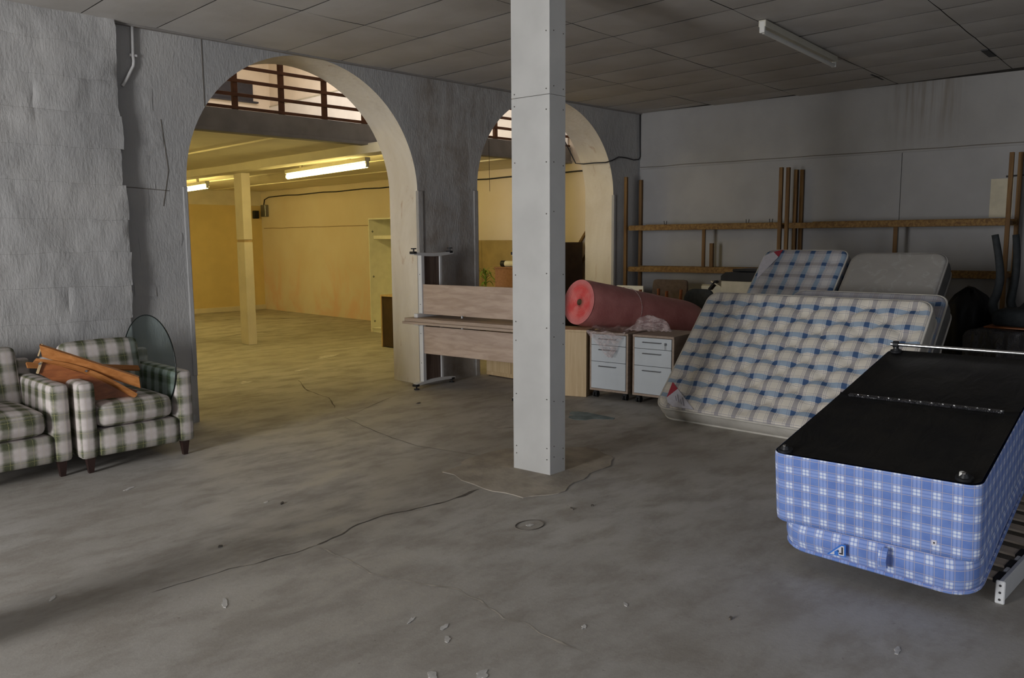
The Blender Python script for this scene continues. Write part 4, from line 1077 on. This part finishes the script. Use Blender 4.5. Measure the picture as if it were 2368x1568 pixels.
# ================================================================== TIMBER RACKS
def rack(s0, s1, label, verts):
    t = thing('timber_rack', label, 'rack', loc=wpt((s0 + s1) / 2, .25, 0), group='wooden post-and-rail racks on the right wall')
    def bar(name, sa, sb, oa, ob_, za, zb, mat='timber'):
        b = mb(); wbox(b, sa, sb, oa, ob_, za, zb, .003); return obj(name, b, mat, t, world=True)
    for s_, zt, off in verts:
        bar('post', s_ - .022, s_ + .022, off - .022, off + .022, 0, zt)
    for z_ in (1.175, 1.74):
        fr = bar('rail', s0 + .05 if s0 < .5 else s0 - .0, s1 - .02, .425, .448, z_ - .032, z_ + .036, 'timber_rail')
        bar('rail', s0 + .02, s1 + .02, .075, .10, z_ - .03, z_ + .04, 'timber_rail')
        for s_ in (s0 + .035, s1 - .035):
            bar('crosspiece', s_ - .02, s_ + .02, .10, .425, z_ - .025, z_ + .02)
        bar('ledge_batten', s0 + .3, s1 - .05, .395, .425, z_ + .02, z_ + .045, 'timber_rail')
    return t, bar
t, bar = rack(.03, 2.20, 'left timber rack of posts and two long rails, starting at the room corner', [(.035, 2.44, .45), (.05, 2.42, .055), (2.185, 2.445, .45), (2.235, 2.44, .055)])
bar('upright', 1.155, 1.20, .40, .424, 1.21, 1.71); bar('block', 1.225, 1.275, .30, .34, 1.22, 1.53)
for s_ in (.62, 1.76, 2.06):
    b = mb(); P0 = wpt(s_, .41, 1.785); tube(b, [P0 + WD * -.02 + V((0, 0, .045)), P0 + WD * -.016, P0 + WD * .016, P0 + WD * .02 + V((0, 0, .045))], .005, 5); obj('bracket', b, 'dark_cable', t, world=True)
t, bar = rack(2.27, 4.62, 'right timber rack of posts and two long rails, behind the mattresses', [(2.27, 2.44, .45), (2.31, 2.435, .055), (4.59, 2.46, .45), (4.63, 2.49, .055)])
bar('upright', 3.475, 3.52, .40, .424, 1.21, 1.71)
# electrical cabinet behind the right rack
t = thing('switch_box', 'cream switch box on the right wall behind the rack posts', 'box', loc=wpt(4.5, .03, 1.8))
b = mb(); wbox(b, 4.36, 4.575, .0225, .026, 1.80, 2.22, .001); obj('housing', b, 'cream_box', t, world=True)
b = mb(); tube(b, [wpt(4.5, .03, 2.24), wpt(4.7, .012, 2.25), wpt(4.9, .012, 2.22)], .010, 6); obj('cable', b, 'dark_cable', t, world=True)

# ================================================================== THINGS BEHIND THE ROLL
def simple_chair(label, o_, face, w_, top, seat_z, mat, legmat, roundr, back_h):
    """face = yaw (radians) of the sitter's forward direction"""
    m_ = Matrix.Translation(V(o_)) @ Matrix.Rotation(face, 4, 'Z')
    t = thing('chair', label, 'chair', mat=m_)
    b = mb(); pillow(b, (.0, 0, seat_z), .44, w_, .06, .028, (0, 0, .008), 5); obj('seat', b, mat, t, smooth=True)
    mt = Matrix.Translation((-.22, 0, top - back_h / 2)) @ Matrix.Rotation(R(-6), 4, 'Y')
    b = mb()
    def f(p):
        r_ = roundr; hy, hz = w_ / 2, back_h / 2; dy, dz = abs(p.y) - (hy - r_), abs(p.z) - (hz - r_)
        if dy > 0 and dz > 0:
            k = max(dy, dz) / math.hypot(dy, dz); p = V((p.x, math.copysign(hy - r_ + dy * k, p.y), math.copysign(hz - r_ + dz * k, p.z)))
        return p + V((-.03 * (p.y / hy) ** 2 * -1, 0, 0))
    pillow(b, (0, 0, 0), .045, w_, back_h, .02, (.01, 0, 0), 10, fn=f, mat=mt); obj('backrest', b, mat, t, smooth=True)
    for sx, sy in ((.18, 1), (.18, -1), (-.2, 1), (-.2, -1)):
        b = mb(); cyl(b, (sx, sy * (w_ / 2 - .03), 0), (sx, sy * (w_ / 2 - .03), seat_z - .02), .013, 10); obj('leg', b, legmat, t, smooth='auto')
    for sy in (1, -1):
        b = mb(); tube(b, [(-.2, sy * (w_ / 2 - .06), seat_z - .02), (-.25, sy * (w_ / 2 - .06), seat_z + .1), (-.23, sy * (w_ / 2 - .06), top - back_h + .08)], .011, 8); obj('back_support', b, legmat, t, smooth=True)
    return t
simple_chair('brown upholstered chair back showing above the pink roll', (8.88, 6.08, 0), R(185), .52, 1.055, .46, 'brown_fabric', 'black_plastic', .05, .42)
simple_chair('black rounded chair between the pink roll and the mattresses', (8.36, 5.33, 0), R(180), .42, .985, .46, 'charcoal_fabric', 'black_plastic', .12, .44)
t = thing('upturned_stool', 'orange wooden stool turned upside down in front of the brown chair', 'stool', loc=(8.45, 5.78, 0))
b = mb(); cyl(b, (8.45, 5.78, 0), (8.45, 5.78, .03), .19, 28); obj('seat', b, 'orange_wood_dark', t, world=True, smooth='auto')
for (dx, dy) in ((-.13, .17), (-.13, -.13), (.12, .13), (.12, -.13)):
    b = mb(); cyl(b, (8.45 + dx, 5.78 + dy, .03), (8.45 + dx * 1.25, 5.78 + dy * 1.3, .965), .016, 10, .02); obj('leg', b, 'orange_wood_dark', t, world=True, smooth='auto')
t = thing('cream_board', 'cream board with a brown knob standing on edge by the left rack', 'board', loc=(8.9, 6.58, 0))
b = mb(); obox(b, (8.80, 6.76, .485), (8.88, 6.38, .485), .03, .97, bev=.003); obj('panel', b, 'cream_melamine', t, world=True)
b = mb(); cyl(b, (8.845, 6.58, .90), (8.80, 6.575, .90), .022, 12); obj('knob', b, 'dark_brown', t, world=True, smooth='auto')
b = mb(); box(b, 8.80, 8.845, 6.40, 6.55, .845, .875, .004); obj('bar', b, 'orange_wood_dark', t, world=True)
t = thing('headboard', 'long cream headboard leaning low against the right wall', 'headboard', loc=wpt(1.6, .1, 0))
b = mb(); wbox(b, 1.05, 2.18, .125, .165, 0.0, .98, .006); obj('panel', b, 'cream_box', t, world=True)
b = mb(); wbox(b, 1.05, 2.18, .166, .178, .80, .96, .004); obj('top_band', b, 'cream_melamine', t, world=True)
t = thing('white_carton', 'small white carton beside the black chair', 'box', loc=(8.7, 5.1, 0))
b = mb(); box(b, 8.5, 8.8, 4.72, 5.06, 0.0, .80, .006); obj('carton', b, 'cream_box', t, world=True)
b = mb(); box(b, 8.495, 8.5, 4.86, 4.93, .74, .80); obj('tape', b, 'white_plastic', t, world=True)
# copier
t = thing('photocopier', 'cream and black photocopier with a side tray, left of the small mattress', 'photocopier', loc=(9.0, 4.95, 0))
b = mb(); box(b, 8.82, 9.35, 4.62, 5.16, .02, .86, .01); obj('cabinet', b, 'cream_box', t, world=True)
b = mb(); box(b, 8.80, 9.35, 4.60, 5.18, .89, 1.08, .015, 2); obj('scanner_body', b, 'cream_box', t, world=True)
b = mb(); box(b, 8.84, 9.33, 4.62, 5.16, .86, .89); obj('paper_slot', b, 'black_plastic', t, world=True)
b = mb(); prism(b, [(5.18, 1.085), (5.18, 1.14), (5.12, 1.185), (4.60, 1.19), (4.60, 1.085)], (.54, 0, 0), o=V((8.80, 0, 0)), U=V((0, 1, 0)), W=V((0, 0, 1))); obj('lid', b, 'black_plastic', t, world=True)
b = mb(); box(b, 8.85, 9.25, 4.66, 5.06, 1.192, 1.225, .01); obj('document_feeder', b, 'black_plastic', t, world=True)
b = mb(); obox(b, (9.0, 5.19, 1.0), (9.0, 5.33, 1.07), .36, .014, V((1, 0, 0)).cross(V((0, .14, .07)))); obj('side_tray', b, 'cream_box', t, world=True)
b = mb(); obox(b, (8.86, 5.36, .965), (8.86, 5.27, 1.07), .08, .025); obj('control_panel', b, 'black_plastic', t, world=True)

# ================================================================== DARK CORNER ON THE RIGHT
t = thing('black_sack', 'tall black stuffed sack behind the mattresses, left of the upturned chair', 'sack', loc=(8.95, 2.47, 0))
b = mb(); n = 30; L = []
for i in range(15):
    u = i / 14; z_ = 1.07 * u; r_ = .20 * (1 - .25 * (1 - u) ** 3) * (1 if u < .82 else max(.12, 1 - ((u - .82) / .2) ** 2))
    L.append([b.verts.new((8.95 + math.cos(k * 2 * math.pi / n) * r_ * (1 + .10 * math.sin(k * 1.9) + .2 * noise.noise(V((k * .4, z_ * 4, 0)))), 2.47 + math.sin(k * 2 * math.pi / n) * r_ * 1.05 * (1 + .12 * math.cos(k * 2.3)), z_ + .03 * math.sin(k * 2.1) * (u > .6))) for k in range(n)])
for i in range(14):
    for k in range(n): b.faces.new((L[i][k], L[i][(k + 1) % n], L[i + 1][(k + 1) % n], L[i + 1][k]))
b.faces.new(L[0][::-1]); b.faces.new(L[-1]); bmesh.ops.recalc_face_normals(b, faces=b.faces[:]); obj('bag', b, 'sack_black', t, world=True, smooth=True)
b = mb(); tube(b, [(8.9, 2.44, 1.05), (8.88, 2.42, 1.09), (8.93, 2.48, 1.10), (8.95, 2.5, 1.05)], .012, 6); obj('tie', b, 'sack_black', t, world=True, smooth=True)
t = thing('wrapped_crate', 'bulky piece wrapped in shiny black plastic at the right edge', 'crate', loc=(8.75, 1.7, 0))
b = mb(); pillow(b, (8.80, 1.62, .365), 1.0, 1.44, .73, .07, (.01, .01, .012), 14, fn=lambda p: p + V((.02 * noise.noise(p * 5), .02 * noise.noise(p * 6), .02 * noise.noise(p * 4)))); obj('plastic_cover', b, 'black_wrap', t, world=True, smooth=True)
b = mb(); box(b, 8.45, 9.2, 1.0, 2.2, .748, .762, .003)
tag(obj('brown_sheet', b, 'orange_wood_dark'), 'thin brown sheet between the wrapped crate and the upturned chair', 'board')
t = thing('upturned_chair', 'black plastic chair turned over with its curved legs in the air', 'chair', loc=(8.7, 1.95, .75))
b = mb(); pillow(b, (8.78, 1.90, .835), .50, .54, .16, .06, (0, 0, .01), 8); obj('seat', b, 'charcoal_fabric', t, world=True, smooth=True)
def curved_leg(x_, ys, zs, r_=.03):
    b = mb(); P = []; n = len(zs)
    for i in range(n - 1):
        for k in range(4):
            t_ = k / 4; P.append(V((x_, ys[i] + (ys[i + 1] - ys[i]) * t_, zs[i] + (zs[i + 1] - zs[i]) * t_)))
    P.append(V((x_, ys[-1], zs[-1])))
    for _ in range(2): P = [P[0]] + [(P[i - 1] + P[i] * 2 + P[i + 1]) / 4 for i in range(1, len(P) - 1)] + [P[-1]]
    rr = [r_ * (.85 + .45 * min(1, 1.2 * (1 - abs(i / (len(P) - 1) - .25)))) for i in range(len(P))]
    tube(b, P, rr, 12); return obj('leg', b, 'charcoal_fabric', t, world=True, smooth=True)
ZL = [.80, .89, .97, 1.06, 1.22, 1.42, 1.61]
curved_leg(8.60, [2.11, 2.16, 2.175, 2.14, 2.12, 2.15, 2.19], ZL); curved_leg(8.86, [2.02, 2.06, 2.09, 2.08, 2.06, 2.06, 2.08], ZL)
curved_leg(8.60, [1.69, 1.64, 1.625, 1.66, 1.68, 1.65, 1.61], ZL); curved_leg(8.95, [1.74, 1.70, 1.69, 1.70, 1.72, 1.70, 1.68], ZL)
b = mb(); cyl(b, (8.78, 1.9, .91), (8.78, 1.9, .985), .11, 24, .05); obj('hub', b, 'black_plastic', t, world=True, smooth='auto')

# ================================================================== BACK ROOM FURNITURE
t = thing('white_wardrobe', 'tall open white wardrobe carcass in the back room beside the peach wall', 'wardrobe', loc=(8.5, 11.3, 0))
x0, x1, y0, y1, hh = 8.26, 8.82, 10.75, 11.74, 1.975
for (a, c) in ((y1 - .02, y1), (y0, y0 + .02)):
    b = mb(); box(b, x0, x1, a, c, 0, hh, .002); sp_ = obj('side_panel', b, 'cream_melamine', t, world=True)
    if a > 11:
        for z_ in (1.75, .97, .19):
            b = mb(); box(b, x0 + .05, x0 + .09, a - .006, a, z_ - .006, z_ + .006); box(b, x0 + .064, x0 + .076, a - .006, a, z_ - .02, z_ + .02); obj('hinge_plate', b, 'steel_handle', sp_, world=True)
b = mb(); box(b, x0, x1, y0 + .021, y1 - .021, hh - .022, hh, .002); obj('top_panel', b, 'cream_melamine', t, world=True)
b = mb(); box(b, x1 - .01, x1, y0 + .021, y1 - .021, .08, hh - .023); obj('back_panel', b, 'cream_melamine', t, world=True)
b = mb(); box(b, x0 + .09, x1 - .012, y0 + .021, y1 - .021, 1.62, 1.68, .002); obj('shelf', b, 'cream_melamine', t, world=True)
b = mb(); box(b, x0 + .01, x1 - .012, y0 + .021, y1 - .021, .07, .09, .002); obj('bottom_panel', b, 'cream_melamine', t, world=True)
b = mb(); box(b, x0 + .04, x0 + .055, y0 + .021, y1 - .021, 0, .07); obj('plinth', b, 'cream_melamine', t, world=True)
t = thing('brown_desk', 'dark brown desk end standing in front of the white wardrobe', 'desk', loc=(7.3, 9.6, 0))
b = mb(); box(b, 7.19, 7.78, 9.935, 9.96, 0, .765, .002); obj('side_panel', b, 'beech', t, world=True)
b = mb(); box(b, 7.19, 7.78, 8.9, 9.97, .766, .79, .002); obj('tabletop', b, 'beech', t, world=True)
b = mb(); box(b, 7.205, 7.225, 8.95, 9.934, .02, .765, .002); obj('modesty_panel', b, 'dark_brown', t, world=True)
b = mb(); box(b, 7.19, 7.78, 8.92, 8.94, 0, .765, .002); obj('side_panel', b, 'beech', t, world=True)
t = thing('tan_partition', 'tan board partition standing along the far wall inside the right arch', 'partition', loc=(9.38, 9.4, 0))
for k in range(3):
    b = mb(); box(b, 9.30, 9.335, 8.35 + .82 * k, 9.165 + .82 * k, 0, 1.585, .003); obj('board', b, 'tan_board', t, world=True)
t = thing('dark_panel_cabinet', 'tall dark brown cabinet right of the column inside the right arch', 'cabinet', loc=(9.0, 8.0, 0))
b = mb(); box(b, 8.72, 9.29, 7.78, 8.15, 0, 1.55, .004); obj('body', b, 'dark_brown', t, world=True)
b = mb(); box(b, 8.71, 8.722, 7.79, 8.14, .06, 1.53, .002); obj('door', b, 'dark_brown', t, world=True)
t = thing('brown_counter', 'brown counter showing above the stacked desks inside the right arch', 'counter', loc=(8.5, 8.35, 0))
b = mb(); box(b, 8.365, 8.70, 8.0, 8.70, 0, 1.171, .003); obj('front_panel', b, 'brown_desk', t, world=True)
b = mb(); box(b, 8.355, 8.71, 7.99, 8.71, 1.172, 1.195, .003); obj('top_panel', b, 'brown_desk', t, world=True)
t = thing('paper_roll', 'cream paper roll with a black end lying on the brown counter', 'roll', loc=(8.46, 8.4, 1.2))
b = mb(); cyl(b, (8.45, 8.55, 1.241), (8.47, 8.15, 1.241), .045, 20); obj('paper', b, 'cream_melamine', t, world=True, smooth='auto')
b = mb(); cyl(b, (8.446, 8.63, 1.243), (8.45, 8.552, 1.243), .047, 20); obj('end_cap', b, 'black_plastic', t, world=True, smooth='auto')
for k, (lab, pa, pb) in enumerate([('yellow-lit wooden pole leaning on the wall behind the dark cabinet', (9.41, 8.12, 1.3), (9.43, 7.60, 2.0)), ('second thinner pole leaning just right of the first behind the dark cabinet', (9.42, 7.86, 1.3), (9.43, 7.56, 1.75))]):
    pa, pb = V(pa), V(pb); d = (pb - pa).normalized(); pa = pa - d * (pa.z / d.z)
    b = mb(); obox(b, (pa.x, pa.y, pa.z + .02), pb, .035, .035, bev=.003); tag(obj('wooden_pole', b, 'timber_rail'), lab, 'pole')
# spindly plant
t = thing('potted_plant', 'spindly green plant behind the stacked desks inside the right arch', 'plant', loc=(8.62, 9.14, 0))
b = mb(); cyl(b, (8.62, 9.14, 0), (8.62, 9.14, .26), .11, 20, .15); obj('pot', b, 'dark_brown', t, world=True, smooth='auto')
b = mb(); cyl(b, (8.62, 9.14, .2), (8.60, 9.16, 1.1), .012, 8); obj('stem', b, 'leaf_green', t, world=True)
rnd = random.Random(3)
for k in range(26):
    a = rnd.uniform(0, 6.28); l_ = rnd.uniform(.2, .4); z0 = rnd.uniform(.88, 1.12); base = V((8.60, 9.16, z0)); dr_ = V((math.cos(a), math.sin(a), 0)); sd = V((-math.sin(a), math.cos(a), 0))
    b = mb(); L = []
    for i in range(6):
        u = i / 5; c = base + dr_ * l_ * u * .8 + V((0, 0, l_ * (.9 * u - 1.0 * u * u)))
        w_ = .012 * math.sin(math.pi * min(1, u * .85 + .12)); L.append((b.verts.new(c + sd * w_), b.verts.new(c - sd * w_)))
    for i in range(5): b.faces.new((L[i][0], L[i][1], L[i + 1][1], L[i + 1][0]))
    obj('leaf', b, 'leaf_green', t, world=True)
